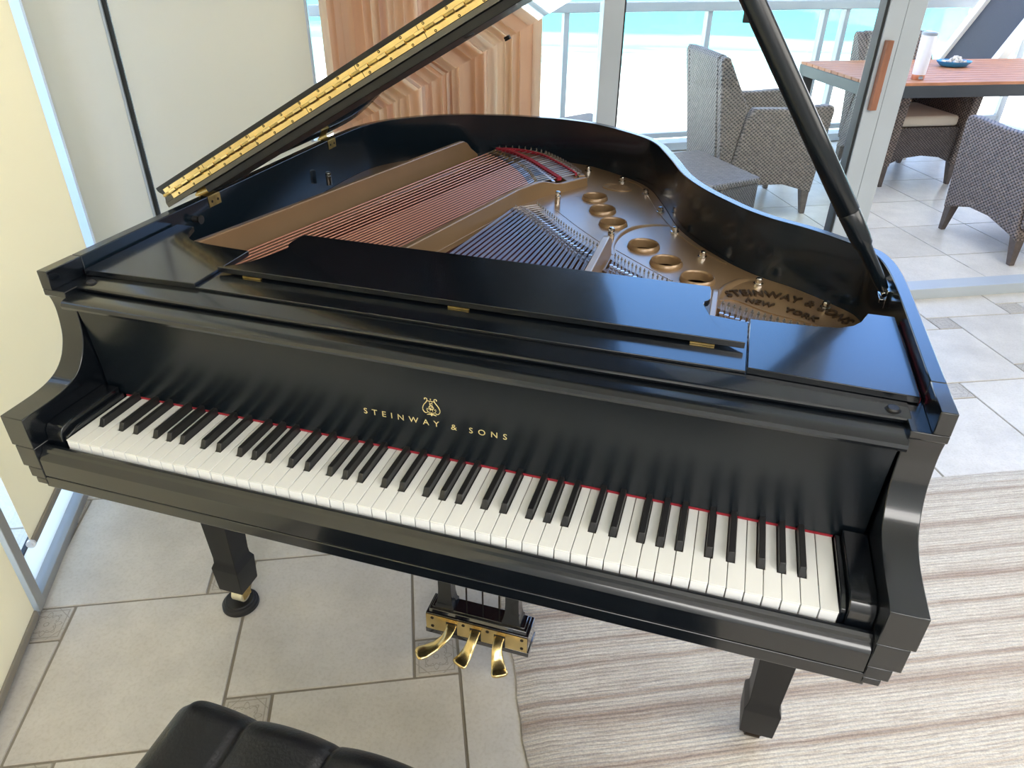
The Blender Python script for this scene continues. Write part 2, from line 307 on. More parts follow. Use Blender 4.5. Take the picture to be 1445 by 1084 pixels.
# ------------------------------------------------------------------ mesh helpers
def add_obj(name, me, parent=None):
    o = bpy.data.objects.new(name, me); COL.objects.link(o)
    if parent is not None: o.parent = parent
    return o
def finish(o, bevel=0.0, smooth=True, angle=35, seg=2):
    me = o.data
    if smooth:
        for p in me.polygons: p.use_smooth = True
        me.set_sharp_from_angle(angle=math.radians(angle))
    if bevel:
        b = o.modifiers.new('bevel', 'BEVEL'); b.width = bevel; b.segments = seg; b.limit_method = 'ANGLE'; b.angle_limit = math.radians(40)
        b.harden_normals = False
    return o
class MB:
    def __init__(s): s.v = []; s.f = []; s.mi = []
    def add(s, vs, fs, mi=0):
        k = len(s.v); s.v += [tuple(v) for v in vs]; s.f += [tuple(i+k for i in f) for f in fs]; s.mi += [mi]*len(fs); return s
    def box(s, x0, x1, y0, y1, z0, z1, mi=0, T=None):
        vs = [Vector((x, y, z)) for z in (z0, z1) for y in (y0, y1) for x in (x0, x1)]
        if T: vs = [T(v) for v in vs]
        return s.add(vs, [(0, 2, 3, 1), (4, 5, 7, 6), (0, 1, 5, 4), (2, 6, 7, 3), (0, 4, 6, 2), (1, 3, 7, 5)], mi)
    def prism(s, poly, a0, a1, axis='x', mi=0, T=None):
        """poly in the two other axes (yz for x, xz for y, xy for z)"""
        def P(u, v, a):
            q = {'x': (a, u, v), 'y': (u, a, v), 'z': (u, v, a)}[axis]; q = Vector(q); return T(q) if T else q
        n = len(poly); vs = [P(u, v, a0) for u, v in poly]+[P(u, v, a1) for u, v in poly]
        fs = [tuple(range(n))[::-1], tuple(range(n, 2*n))]+[(i, (i+1) % n, (i+1) % n+n, i+n) for i in range(n)]
        return s.add(vs, fs, mi)
    def tube(s, p0, p1, r0, r1=None, n=12, mi=0, caps=True):
        p0 = Vector(p0); p1 = Vector(p1); r1 = r0 if r1 is None else r1
        d = (p1-p0).normalized(); a = d.orthogonal().normalized(); b = d.cross(a)
        vs = [p0+(a*math.cos(2*PI*i/n)+b*math.sin(2*PI*i/n))*r0 for i in range(n)]+[p1+(a*math.cos(2*PI*i/n)+b*math.sin(2*PI*i/n))*r1 for i in range(n)]
        fs = [(i, (i+1) % n, (i+1) % n+n, i+n) for i in range(n)]
        if caps: fs += [tuple(range(n))[::-1], tuple(range(n, 2*n))]
        return s.add(vs, fs, mi)
    def path(s, pts, r, n=8, mi=0, flat=1.0):
        """swept tube, r number or list; flat squashes in z"""
        pts = [Vector(p) for p in pts]; k = len(pts); vs = []; fs = []; R = r if isinstance(r, (list, tuple)) else [r]*k
        for i, p in enumerate(pts):
            d = (pts[min(i+1, k-1)]-pts[max(i-1, 0)]).normalized(); sd = d.cross(Vector((0, 0, 1)))
            if sd.length < 1e-4: sd = Vector((1, 0, 0))
            sd.normalize(); up = sd.cross(d)
            for j in range(n):
                t = 2*PI*j/n; vs.append(p+sd*math.cos(t)*R[i]+up*math.sin(t)*R[i]*flat)
        for i in range(k-1):
            for j in range(n):
                fs.append((i*n+j, i*n+(j+1) % n, (i+1)*n+(j+1) % n, (i+1)*n+j))
        fs += [tuple(range(n))[::-1], tuple(range((k-1)*n, k*n))]
        return s.add(vs, fs, mi)
    def lathe(s, prof, c=(0, 0, 0), n=24, mi=0, T=None, close=False):
        vs = []; k = len(prof)
        for i in range(n):
            t = 2*PI*i/n
            for r, z in prof:
                v = Vector((c[0]+r*math.cos(t), c[1]+r*math.sin(t), c[2]+z)); vs.append(T(v) if T else v)
        fs = []
        for i in range(n):
            j = (i+1) % n
            for q in range(k-1 if not close else k):
                q2 = (q+1) % k; fs.append((i*k+q, j*k+q, j*k+q2, i*k+q2))
        return s.add(vs, fs, mi)
    def slab(s, outer, holes=(), z0=0, z1=1, mi=0, T=None, outer_top=None):
        """flat plate with holes; outer_top may be a slightly different outline"""
        loops = [list(outer)]+[list(h) for h in holes]; ot = [list(outer_top or outer)]+[list(h) for h in holes]
        fl0 = [Vector((x, y, 0)) for l in loops for x, y in l]
        tri = tessellate_polygon([[Vector((x, y, 0)) for x, y in l] for l in loops])
        bot = [Vector((x, y, z0)) for l in loops for x, y in l]; top = [Vector((x, y, z1)) for l in ot for x, y in l]
        N = len(bot); vs = bot+top
        if T: vs = [T(v) for v in vs]
        fs = []
        for a, b, c in tri:
            A, B, C = fl0[a], fl0[b], fl0[c]
            if (B-A).cross(C-A).z < 0: b, c = c, b
            fs.append((a+N, b+N, c+N)); fs.append((a, c, b))
        k = 0
        for l in loops:
            n = len(l)
            for i in range(n):
                j = (i+1) % n; fs.append((k+i, k+j, k+j+N, k+i+N))
            k += n
        return s.add(vs, fs, mi)
    def build(s, name, mats, parent=None, bevel=0.0, smooth=True, angle=35, seg=2, recalc=True):
        me = bpy.data.meshes.new(name); me.from_pydata([tuple(v) for v in s.v], [], s.f)
        if not isinstance(mats, (list, tuple)): mats = [mats]
        for m in mats: me.materials.append(M[m] if isinstance(m, str) else m)
        for p, i in zip(me.polygons, s.mi): p.material_index = i
        if recalc:
            bm = bmesh.new(); bm.from_mesh(me); bmesh.ops.recalc_face_normals(bm, faces=bm.faces); bm.to_mesh(me); bm.free()
        o = add_obj(name, me, parent); finish(o, bevel, smooth, angle, seg); return o
def tag(o, label, cat, group=None, kind=None):
    o['label'] = label; o['category'] = cat
    if group: o['group'] = group
    if kind: o['kind'] = kind
    return o
def struct(o): o['kind'] = 'structure'; return o
def empty(name, loc=(0, 0, 0), rz=0):
    o = bpy.data.objects.new(name, None); COL.objects.link(o); o.location = loc; o.rotation_euler = (0, 0, rz); o.empty_display_size = .1; return o
def copy_of(o, parent, loc=None):
    c = o.copy(); COL.objects.link(c); c.parent = parent
    if loc is not None: c.location = loc
    return c
def smooth_curve(pts, sub=4, closed=False):
    out = []; n = len(pts)
    rng = n if closed else n-1
    for i in range(rng):
        p0 = pts[(i-1) % n] if (closed or i > 0) else pts[i]; p1 = pts[i]; p2 = pts[(i+1) % n]; p3 = pts[(i+2) % n] if (closed or i+2 < n) else p2
        for k in range(sub):
            t = k/sub; t2 = t*t; t3 = t2*t
            out.append(tuple(.5*((2*p1[j])+(-p0[j]+p2[j])*t+(2*p0[j]-5*p1[j]+4*p2[j]-p3[j])*t2+(-p0[j]+3*p1[j]-3*p2[j]+p3[j])*t3) for j in range(len(p1))))
    if not closed: out.append(tuple(pts[-1]))
    return out
def offset_line(pts, d):
    """offset an open xy polyline to its left by d"""
    out = []; n = len(pts)
    for i in range(n):
        a = Vector(pts[max(i-1, 0)]); b = Vector(pts[min(i+1, n-1)]); t = (b-a).normalized(); out.append((pts[i][0]-t.y*d, pts[i][1]+t.x*d))
    return out
def strip(mb, pts, w, z0, z1, mi=0):
    L = offset_line(pts, w/2); R = offset_line(pts, -w/2); n = len(pts); vs = []; fs = []
    for i in range(n):
        vs += [(*L[i], z0), (*R[i], z0), (*R[i], z1), (*L[i], z1)]
    for i in range(n-1):
        for j in range(4): fs.append((i*4+j, i*4+(j+1) % 4, (i+1)*4+(j+1) % 4, (i+1)*4+j))
    fs += [(0, 1, 2, 3), ((n-1)*4+3, (n-1)*4+2, (n-1)*4+1, (n-1)*4)]
    return mb.add(vs, fs, mi)
def text_mesh(txt, size, extrude, spacing=1.0, bold=0.0):
    cu = bpy.data.curves.new('t', 'FONT'); cu.body = txt; cu.size = size; cu.extrude = extrude; cu.space_character = spacing
    cu.align_x = 'CENTER'; cu.resolution_u = 3; cu.offset = bold
    o = bpy.data.objects.new('t', cu); COL.objects.link(o); dg = bpy.context.evaluated_depsgraph_get(); dg.update()
    me = bpy.data.meshes.new_from_object(o.evaluated_get(dg)); bpy.data.objects.remove(o); bpy.data.curves.remove(cu)
    return me
def word_meshes(me, gap):
    """one mesh per word: cut flat lettering where nothing stands along x for more than gap"""
    iv = sorted((min(me.vertices[i].co.x for i in p.vertices), max(me.vertices[i].co.x for i in p.vertices)) for p in me.polygons)
    cuts = []; end = iv[0][1]
    for a, b in iv:
        if a-end > gap: cuts.append((a+end)/2)
        end = max(end, b)
    bm0 = bmesh.new(); bm0.from_mesh(me); out = []
    for lo, hi in zip([-99]+cuts, cuts+[99]):
        bm = bm0.copy(); bmesh.ops.delete(bm, geom=[v for v in bm.verts if not lo <= v.co.x < hi], context='VERTS')
        m = bpy.data.meshes.new('lettering'); bm.to_mesh(m); bm.free(); out.append(m)
    bm0.free(); return out
def wallbox(mb, P, D, N, t0, t1, n0, n1, z0, z1, mi=0):
    T = lambda v: P+D*v.x+N*v.y+Vector((0, 0, v.z))
    return mb.box(t0, t1, n0, n1, z0, z1, mi, T)

# ================================================================== the setting
TH = 0.428; E1 = Vector((math.cos(TH), math.sin(TH))); E2 = Vector((-math.sin(TH), math.cos(TH)))
L_, s_ = 0.4233, 0.1049; OX = Vector((-0.1659, 0.3222))
def inside_room(q):
    a = (Vector((q.x, q.y, 0))-A0).dot(NA); c = (Vector((q.x, q.y, 0))-CORNER).dot(NC)
    return a, c
def build_floor():
    me = bpy.data.meshes.new('floor'); bm = bmesh.new(); uvl = bm.loops.layers.uv.new('UVMap')
    T_ = 0.004; g = 0.0032
    def tile(o, sz, mi):
        ins = g; b = 0.0012
        cs = [o+E1*a+E2*c for a, c in ((ins, ins), (sz-ins, ins), (sz-ins, sz-ins), (ins, sz-ins))]
        mid = sum(cs, Vector((0, 0)))/4
        top = [bm.verts.new((*(c+(mid-c).normalized()*b*1.4), 0.0)) for c in cs]; bot = [bm.verts.new((c.x, c.y, -T_)) for c in cs]
        f = bm.faces.new(top); f.material_index = mi
        for l, uv in zip(f.loops, ((0, 0), (1, 0), (1, 1), (0, 1))): l[uvl].uv = uv
        for i in range(4):
            j = (i+1) % 4; q = bm.faces.new((bot[i], bot[j], top[j], top[i])); q.material_index = mi
    for n in range(-10, 16):
        for m_ in range(-12, 14):
            tl = OX+(E1*L_+E2*s_)*n+(-E1*s_+E2*L_)*m_          # top left corner of the small tile
            a, c = inside_room(tl)
            if a < -0.6 or c < -0.3 or (tl-Vector((.8, 0))).length > 4.6: continue
            tile(tl-E2*s_, s_, 1)                          # small tile hangs below its top-left corner
            tile(tl-E2*s_-E1*L_, L_, 0)                    # large tile to its left, sharing the bottom line
    v = [bm.verts.new((p.x, p.y, -.0035)) for p in (CORNER-NC*.08-NA*.04, A0-DA*4.4-NA*.04, A0-DA*4.4+DC*8, CORNER+DC*6.8+NC*5.6, CORNER+DC*6.8-NC*.08)]
    f = bm.faces.new(v); f.material_index = 2
    bm.to_mesh(me); bm.free()
    for k in ('tile', 'accent', 'grout'): me.materials.append(M[k])
    return struct(add_obj('floor', me))
build_floor()

# balcony floor: square tiles, laid on the same slab outside the sliding door
def build_balcony():
    mb = MB(); sz = 0.44; th = math.radians(26.3); e1 = Vector((math.cos(th), math.sin(th))); e2 = Vector((-math.sin(th), math.cos(th))); o = Vector((1.39, 3.90))
    RD = Vector((0.85, 0.526)).normalized(); RN = Vector((-RD.y, RD.x)); RP = Vector((-0.055, 5.35))
    for i in range(-14, 14):
        for j in range(-8, 9):
            p = o+e1*(i*sz+(.0 if j % 2 == 0 else sz*.0))+e2*j*sz; ctr = p+(e1+e2)*sz/2
            _, c = inside_room(ctr)
            if c > -0.12 or (ctr-RP).dot(RN) > -.1: continue
            g = .003; b = .0012
            q = [p+e1*a+e2*c_ for a, c_ in ((g, g), (sz-g, g), (sz-g, sz-g), (g, sz-g))]; mid = sum(q, Vector((0, 0)))/4
            top = [(*(c+(mid-c).normalized()*b), .002) for c in q]; bot = [(c.x, c.y, -.004) for c in q]
            mb.add(bot+top, [(4, 5, 6, 7)]+[(k, (k+1) % 4, (k+1) % 4+4, k+4) for k in range(4)], 0)
    mb.build('floor_balcony', 'tile_out', smooth=False)
    return struct(bpy.data.objects['floor_balcony'])
build_balcony()
# slab of the building under both
mb = MB(); mb.slab([(-6, -6), (8, -6), (8, 7.3), (3.2, 7.45), (-2.3, 4.05), (-6, 4.0)], (), -.35, -.012)
struct(mb.build('floor_slab', 'facade', smooth=False))

# ceiling and the walls one cannot see but which close the room
mb = MB(); far = 7.0
c0 = CORNER; pts = [c0+NA*-.1+NC*-.02, c0+DC*far+NC*-.02, c0+DC*far+NC*6, A0-DA*5.2+NA*4, A0-DA*5.2-NA*.1]
mb.slab([(p.x, p.y) for p in pts], (), CEIL, CEIL+.25); struct(mb.build('ceiling', 'ceiling', smooth=False))
mb = MB(); wallbox(mb, CORNER+DC*6.6, NC, -DC, -.0, 6.6, -.12, 0, 0, CEIL); struct(mb.build('wall_right', 'paint', smooth=False))
mb = MB(); B0 = A0-DA*4.2
wallbox(mb, B0, DC, NC, -.4, 8.2, 0, .12, 0, CEIL); struct(mb.build('wall_back', 'paint', smooth=False))
mb = MB(); wallbox(mb, A0, -DA, NA, 1.5, 4.4, -.14, .0, 0, CEIL); struct(mb.build('wall_left', 'paint', smooth=False))
# the storeys above, which keep the sun off balcony and room
mb = MB(); wallbox(mb, CORNER, DC, -NC, -.1, 12, -7, -.05, CEIL+.25, 16.0); struct(mb.build('wall_upper_storeys', 'facade', smooth=False))

# ---- left window wall: frames, glass, roller shades
TM = 0.268      # mullion position along the wall
TE = (CORNER-A0).dot(DA)   # corner
mb = MB()
wallbox(mb, A0, DA, NA, -1.6, TE+.02, -.06, .0, -.004, .026); wallbox(mb, A0, DA, NA, -1.6, TE, -.075, -.045, .026, .045)
wallbox(mb, A0, DA, NA, -1.6, TE, -.06, .0, CEIL-.06, CEIL)
o = struct(mb.build('window_1', 'grey_alu', bevel=.002))
mb = MB(); wallbox(mb, A0, DA, NA, TM-.014, TM+.020, -.06, .012, .02, CEIL-.05)
mb.build('mullion', 'grey_alu', o, bevel=.002)
mb = MB(); wallbox(mb, A0, DA, NA, 1.325, 1.475, -.022, -.018, .14, CEIL-.05); mb.build('daylight_film', 'glow_film', o, smooth=False)  # added film, its pale blue stands in for bright sky through clear glass
mb = MB(); wallbox(mb, A0, DA, NA, TM+.021, TE, -.028, -.020, .046, .132); mb.build('lower_panel', 'sill_panel', o, smooth=False)
mb = MB(); wallbox(mb, A0, DA, NA, TM+.021, TE, -.029, -.018, .1325, .1375); mb.build('panel_gasket', 'gasket', o, smooth=False)
mb = MB(); wallbox(mb, A0, DA, NA, TM+.02, TE, -.036, -.030, .03, CEIL-.06); wallbox(mb, A0, DA, NA, -1.6, TM-.014, -.036, -.030, .03, CEIL-.06)
mb.build('pane', 'glass', o, smooth=False)
mb = MB(); wallbox(mb, A0, DA, NA, -1.6, TE+.3, -1.2, -.08, -.30, -.02)
struct(mb.build('trim_1', 'rail_white', smooth=False))

def shade(t0, t1, zb, label, mat, P, D, N, n, group):
    r = empty('roller_shade', P+D*(t0+t1)/2+N*n); inv = r.location
    m = MB(); wallbox(m, P-inv, D, N, t0, t1, n, n+.0015, zb, CEIL-.07); m.build('shade_cloth', mat, r, smooth=False)
    m = MB(); wallbox(m, P-inv, D, N, t0, t1, n-.006, n+.008, zb-.022, zb); m.build('hem_bar', 'hem', r, bevel=.003)
    m = MB(); c = P-inv+D*t0+N*(n+.001)+Vector((0, 0, zb-.011)); m.tube(c-D*.006, c+D*.002, .011, n=14); m.tube(c-D*.008, c-D*.005, .005, n=10); m.build('end_cap', 'clear', r)
    m = MB(); m.tube(P-inv+D*t0+N*n+Vector((0, 0, CEIL-.05)), P-inv+D*t1+N*n+Vector((0, 0, CEIL-.05)), .03, n=16); m.build('roller', 'white_alu', r)
    return tag(r, label, 'roller shade', group)
shade(TM+.080, 1.318, .175, 'beige roller shade behind the piano lid side, its hem hanging above the bright sill', 'shade_beige', A0, DA, NA, .005, 'roller shades at the windows')
shade(-1.45, TM-.03, .045, 'beige roller shade in the lower left corner, reaching down to the floor frame', 'shade_beige', A0, DA, NA, .006, 'roller shades at the windows')

# ---- back wall with sliding door (door wall), measured by distance s from the corner
def cw(mb, s0, s1, n0, n1, z0, z1, mi=0): return wallbox(mb, CORNER, DC, NC, s0, s1, n0, n1, z0, z1, mi)
mb = MB(); cw(mb, .0, 2.92, -.08, .02, -.004, .05); cw(mb, 0, 6.6, -.09, .03, CEIL-.10, CEIL); cw(mb, .79, .80, -.05, -.01, .05, CEIL-.1)
cw(mb, .857, .872, -.05, .0, .05, CEIL-.1)
win2 = struct(mb.build('window_2', 'white_alu', bevel=.002))
mb = MB(); cw(mb, .78, 2.90, -.036, -.030, .05, CEIL-.1); mb.build('pane', 'glass', win2, smooth=False)
mb = MB(); cw(mb, 1.822, 1.897, -.06, -.005, .05, CEIL-.1); mb.build('window_post', 'white_alu', win2, bevel=.002)
mb = MB(); cw(mb, 1.897, 1.905, -.05, -.012, .05, CEIL-.1); mb.build('gasket', 'gasket', win2)
mb = MB(); cw(mb, 2.926, 3.0, -.055, .0, .05, CEIL-.1); cw(mb, 3.004, 3.085, -.055, -.004, .05, CEIL-.1); cw(mb, 2.926, 6.6, -.095, .0, -.004, .052)
door = struct(mb.build('door_1', 'white_alu', bevel=.002))
mb = MB(); cw(mb, 2.914, 2.926, -.05, -.006, .05, CEIL-.1); cw(mb, 2.9995, 3.0045, -.05, -.006, .05, CEIL-.1); mb.build('gasket', 'gasket', door)
mb = MB(); cw(mb, 2.940, 2.968, .0, .022, .873, 1.128); mb.build('door_handle', 'orangewood', door, bevel=.002)
mb = MB()
for z in (.945, 1.06): cw(mb, 2.968, 2.976, .0, .010, z-.006, z+.006)
mb.build('handle_clip', 'screw', door)
# two grey panels left of the glass, a black seam between them
mb = MB(); cp = [A0+DA*1.462-NA*.012, A0+DA*1.50-NA*.004, CORNER-DA*.09+DC*.008, CORNER-DA*.045+DC*.028, CORNER+DC*.070+NC*.018, CORNER+DC*.115+NC*.012, CORNER+DC*.160+NC*.012]
cp = smooth_curve([(p.x, p.y) for p in cp], 5); strip(mb, cp, .008, .05, CEIL-.1); mb.build('panel', 'shade_grey', win2, angle=60)
r2 = empty('roller_shade', CORNER+DC*.48); inv = r2.location
m = MB(); wallbox(m, CORNER-inv, DC, NC, .185, .792, .0, .0015, .10, CEIL-.12); m.build('shade_cloth', 'shade_grey', r2, smooth=False)
m = MB(); wallbox(m, CORNER-inv, DC, NC, .185, .792, -.006, .008, .075, .10); m.build('hem_bar', 'hem', r2, bevel=.003)
m = MB(); m.tube(CORNER-inv+DC*.185+Vector((0, 0, CEIL-.13)), CORNER-inv+DC*.792+Vector((0, 0, CEIL-.13)), .03, n=16); m.build('roller', 'white_alu', r2)
tag(r2, 'large pale grey roller shade between the black seam and the wooden slats', 'roller shade', 'roller shades at the windows')
mb = MB(); cw(mb, .168, .183, -.012, .004, .05, CEIL-.1); mb.build('seam', 'gasket', win2)
mb = MB(); cw(mb, .160, .168, -.012, .014, .05, CEIL-.1); mb.build('seam_trim', 'white_alu', win2)

# ---- vertical blind stacked beside the glass
vb = empty('vertical_blind', CORNER+DC*1.22+NC*.09)
m = MB(); T = lambda v: DC*v.x+NC*v.y+Vector((0, 0, v.z))
m.box(-.42, 2.6, -.02, .02, CEIL-.16, CEIL-.11, 0, T); m.build('head_rail', 'white_alu', vb, bevel=.002)
rs = random.Random(3); s = -.345; k = 0
while s < .292:
    wd = rs.uniform(.070, .089); ang = math.radians(rs.choice([24, 30, 36, 42, 48, 34, 72]) + rs.uniform(-5, 5))
    m = MB(); n = 5; vs = []; H0, H1 = .03, CEIL-.16
    for z in (H0, H1):
        for side in (0, 1):
            for i in range(n+1):
                u = i/n-.5; vs.append(Vector((u*wd, math.cos(u*PI)*.008+side*.0012, z)))
    q = n+1; fs = []
    for i in range(n):
        fs += [(i, i+1, 2*q+i+1, 2*q+i), (q+i, 3*q+i, 3*q+i+1, q+i+1), (i, q+i, q+i+1, i+1), (2*q+i, 2*q+i+1, 3*q+i+1, 3*q+i)]
    fs += [(0, 2*q, 3*q, q), (n, q+n, 3*q+n, 2*q+n)]
    m.add(vs, fs); ob = m.build('slat', 'slat', vb, smooth=True)
    ob.location = DC*s+NC*rs.uniform(-.012, .012); ob.rotation_euler = (0, 0, math.atan2(DC.y, DC.x)+ang)
    s += rs.uniform(.020, .034); k += 1
for ds, an in ((.312, 30), (.337, -58)):
    m = MB(); m.box(-.034, .034, -.0015, .0015, .03, CEIL-.16); ob = m.build('slat', 'slat', vb); ob.location = DC*ds-NC*.002; ob.rotation_euler = (0, 0, math.atan2(DC.y, DC.x)+math.radians(an))
tag(vb, 'stack of light brown wooden vertical blind slats standing beside the glass', 'vertical blind')

# portals for the daylight
area('portal', CORNER+DC*3.8+NC*.05+Vector((0, 0, 1.35)), CORNER+DC*3.8+NC*3+Vector((0, 0, 1.35)), 5.4, 2.5, 1, portal=True)
area('portal', A0+DA*.45+NA*.03+Vector((0, 0, 1.35)), A0+DA*.45+NA*3+Vector((0, 0, 1.35)), 3.0, 2.6, 1, portal=True)

# ---- outside: railing, beach and sea far below
RD = Vector((0.85, 0.526, 0)).normalized(); RNN = Vector((-RD.y, RD.x, 0)); RP = Vector((-0.055, 5.35, 0))
rail = empty('balcony_railing', RP)
m = MB(); T = lambda v: RD*v.x+RNN*v.y+Vector((0, 0, v.z))
m.box(-4, 3.1, -.045, .045, .985, 1.05, 0, T); m.build('top_rail', 'rail_white', rail, bevel=.006)
m = MB(); m.box(-4, 3.1, -.06, .08, .0, .06, 0, T); m.box(-4, 3.1, -.02, .02, .09, .13, 0, T); m.build('bottom_rail', 'rail_white', rail, bevel=.004)
post = None
for px in (-2.1, -.99, .12, 1.105, 1.29, 2.49, 2.62):
    if post is None:
        m = MB(); m.box(-.02, .02, -.03, .03, .05, .99, 0, T); post = m.build('rail_post', 'rail_white', rail, bevel=.002); post.location = RD*px
    else: copy_of(post, rail, RD*px)
m = MB(); m.box(-4, 3.1, -.004, .004, .13, .985, 0, T); m.build('glass_panel', 'glass', rail, smooth=False)
m = MB(); T2 = lambda v: RD*3.1+RNN*-v.x+RD*v.y+Vector((0, 0, v.z))
m.box(0, 3, -.045, .045, .985, 1.05, 0, T2); m.box(0, 3, -.06, .06, 0, .06, 0, T2)
for q in (0, .5, 1.0, 1.5): m.box(q-.02, q+.02, -.03, .03, .05, .99, 0, T2)
m.build('return_rail', 'rail_white', rail, bevel=.003)
tag(rail, 'white metal balcony railing with glass panels in front of the beach', 'railing')
mb = MB(); mb.box(-900, 900, -500, 1400, -38.2, -38)
o = struct(mb.build('floor_beach', 'beach', smooth=False)); o.rotation_euler = (0, 0, 0.1)

# ================================================================== rug
def build_rug():
    u = Vector((.907, .421)).normalized(); v = Vector((-u.y, u.x)); c = Vector((-.13, .788))
    W, H = 3.2, 2.6; nx, ny = 64, 52; hgt = .012
    r = random.Random(5)
    vs = []; fs = []
    for layer in (0, 1):
        for j in range(ny+1):
            for i in range(nx+1):
                a = i/nx*W; b = -j/ny*H
                ex = min(a, W-a, -b, H+b)
                z = .0005 if layer == 0 else hgt*(1-math.exp(-(ex+.002)/.006))+.001
                wob = .004*math.sin(b*21)+.003*math.sin(b*47+1) if i == 0 else 0
                p = u*(a+wob)+v*b; vs.append((p.x, p.y, z))
    q = (nx+1)*(ny+1)
    for j in range(ny):
        for i in range(nx):
            k = j*(nx+1)+i; fs.append((q+k, q+k+nx+1, q+k+nx+2, q+k+1)); fs.append((k, k+1, k+nx+2, k+nx+1))
    for i in range(nx):
        for k in (i, ny*(nx+1)+i): fs.append((k, q+k, q+k+1, k+1))
    for j in range(ny):
        for k in (j*(nx+1), j*(nx+1)+nx): fs.append((k, k+nx+1, q+k+nx+1, q+k))
    me = bpy.data.meshes.new('striped_rug')
    # local frame: x along the stripes, y across them, y = distance used by the stripe pattern
    ang = math.atan2(.414, .91); ca, sa = math.cos(-ang), math.sin(-ang)
    cx, cy = c.x, c.y
    loc = [((x+cx)*ca-(y+cy)*sa, (x+cx)*sa+(y+cy)*ca, z) for x, y, z in vs]
    me.from_pydata(loc, [], fs); me.materials.append(M['rug'])
    o = add_obj('striped_rug', me); o.rotation_euler = (0, 0, ang)
    bm = bmesh.new(); bm.from_mesh(me); bmesh.ops.recalc_face_normals(bm, faces=bm.faces); bm.to_mesh(me); bm.free()
    finish(o, 0)
    return tag(o, 'cream, grey and brown striped wool rug under the right leg of the piano', 'rug')
build_rug()

# ================================================================== grand piano (x along the keys, y towards the tail, key tops at KT)
PIANO = empty('grand_piano', (0, 0, 0))
tag(PIANO, 'black satin grand piano with raised lid and bronze iron frame on the tiled floor', 'grand piano')
KT = 0.7314; RT = 0.9755; WO = 0.7009; WI = 0.6803; PZ = 0.848
RIM = [(.7009, .20), (.7009, .36), (.7005, .50), (.698, .575), (.691, .632), (.677, .674), (.650, .7035), (.600, .748), (.552, .782), (.498, .812), (.450, .851), (.412, .893),
       (.350, .974), (.300, 1.067), (.262, 1.180), (.232, 1.265), (.203, 1.338), (.165, 1.398), (.113, 1.448), (.035, 1.507), (-.04, 1.548), (-.142, 1.570), (-.217, 1.569), (-.293, 1.564), (-.366, 1.550),
       (-.438, 1.529), (-.505, 1.499), (-.565, 1.459), (-.620, 1.404), (-.660, 1.345), (-.688, 1.27), (-.6985, 1.18), (-.7009, 1.08), (-.7009, .9), (-.7009, .6), (-.7009, .20)]
RIMS = smooth_curve(RIM, 4)
RIMI = offset_line(RIMS, .0206)
# rim: outer band, and a thicker inner rim below the plate level
mb = MB(); n = len(RIMS)
def band(mb, A, B, z0, z1, mi=0):
    n = len(A); vs = []; fs = []
    for i in range(n): vs += [(*A[i], z0), (*B[i], z0), (*B[i], z1), (*A[i], z1)]
    for i in range(n-1):
        for j in range(4): fs.append((i*4+j, i*4+(j+1) % 4, (i+1)*4+(j+1) % 4, (i+1)*4+j))
    fs += [(0, 1, 2, 3), ((n-1)*4+3, (n-1)*4+2, (n-1)*4+1, (n-1)*4)]
    mb.add(vs, fs, mi)
band(mb, RIMS, RIMI, .64, RT)
mb.build('rim', 'ebony_rim', PIANO, bevel=.0016, angle=30)
mb = MB(); band(mb, offset_line(RIMS, .0207), offset_line(RIMS, .062), .64, .800); mb.build('inner_rim', 'bridgewood', PIANO)
# arms
lower = [(.1995, .9418), (.1246, .9418), (.1246, .931), (.1310, .926), (.1340, .913), (.1350, .895), (.1325, .867), (.1275, .845), (.1150, .819), (.0960, .7995), (.0710, .7880), (.0370, .7826), (-.028, .7802), (-.028, .7215), (.1995, .7215)]
lw = lower[:3]+smooth_curve(lower[3:13], 3)+lower[13:]
for sx_ in (-1, 1):
    mb = MB(); a, b = (.6553*sx_, WO*sx_)
    mb.prism(lw, min(a, b), max(a, b), 'x')
    a, b = (.6803*sx_, WO*sx_); mb.prism([(.1995, RT), (.1246, RT), (.1246, .9418), (.1995, .9418)], min(a, b), max(a, b), 'x')
    a, b = (.6610*sx_, WO*sx_)
    mb.build('arm', 'ebony', PIANO, bevel=.0014, angle=28)
# arm tails behind the head: step ledge inside the rim, from the arm back to the plate
for sx_ in (-1, 1):
    mb = MB(); a, b = sorted((.6625*sx_, .6798*sx_)); mb.box(a, b, .2, .435, .78, .9418); mb.build('side_ledge', 'ebony', PIANO, bevel=.001)
# key bed with its stepped ends
mb = MB()
for z0, z1, x in ((.6785, .7213, .6955), (.657, .6785, .6862), (.645, .657, .678)):
    for sx_ in (-1, 1):
        a, b = sorted((.6553*sx_, x*sx_)); mb.box(a, b, -.028, .1990, z0, z1)
mb.box(-.6552, .6552, .0, .60, .662, .700); mb.box(-.66, .66, -.0270, .62, .640, .6618); mb.box(-.678, .678, .10, .62, .6405, .657)
mb.build('key_bed', 'ebony', PIANO, bevel=.0016)
# key slip: moulded front rail
ks = [(-.003, .663), (-.003, .7165), (-.0060, .7185), (-.0110, .7180), (-.0150, .7145), (-.0165, .7090), (-.0200, .7060), (-.0235, .7030), (-.0262, .6980), (-.0266, .6640), (-.0255, .663)]
mb = MB(); mb.prism(ks, -.6550, .6550, 'x'); mb.build('key_slip', 'ebony', PIANO, bevel=.0006, angle=25)
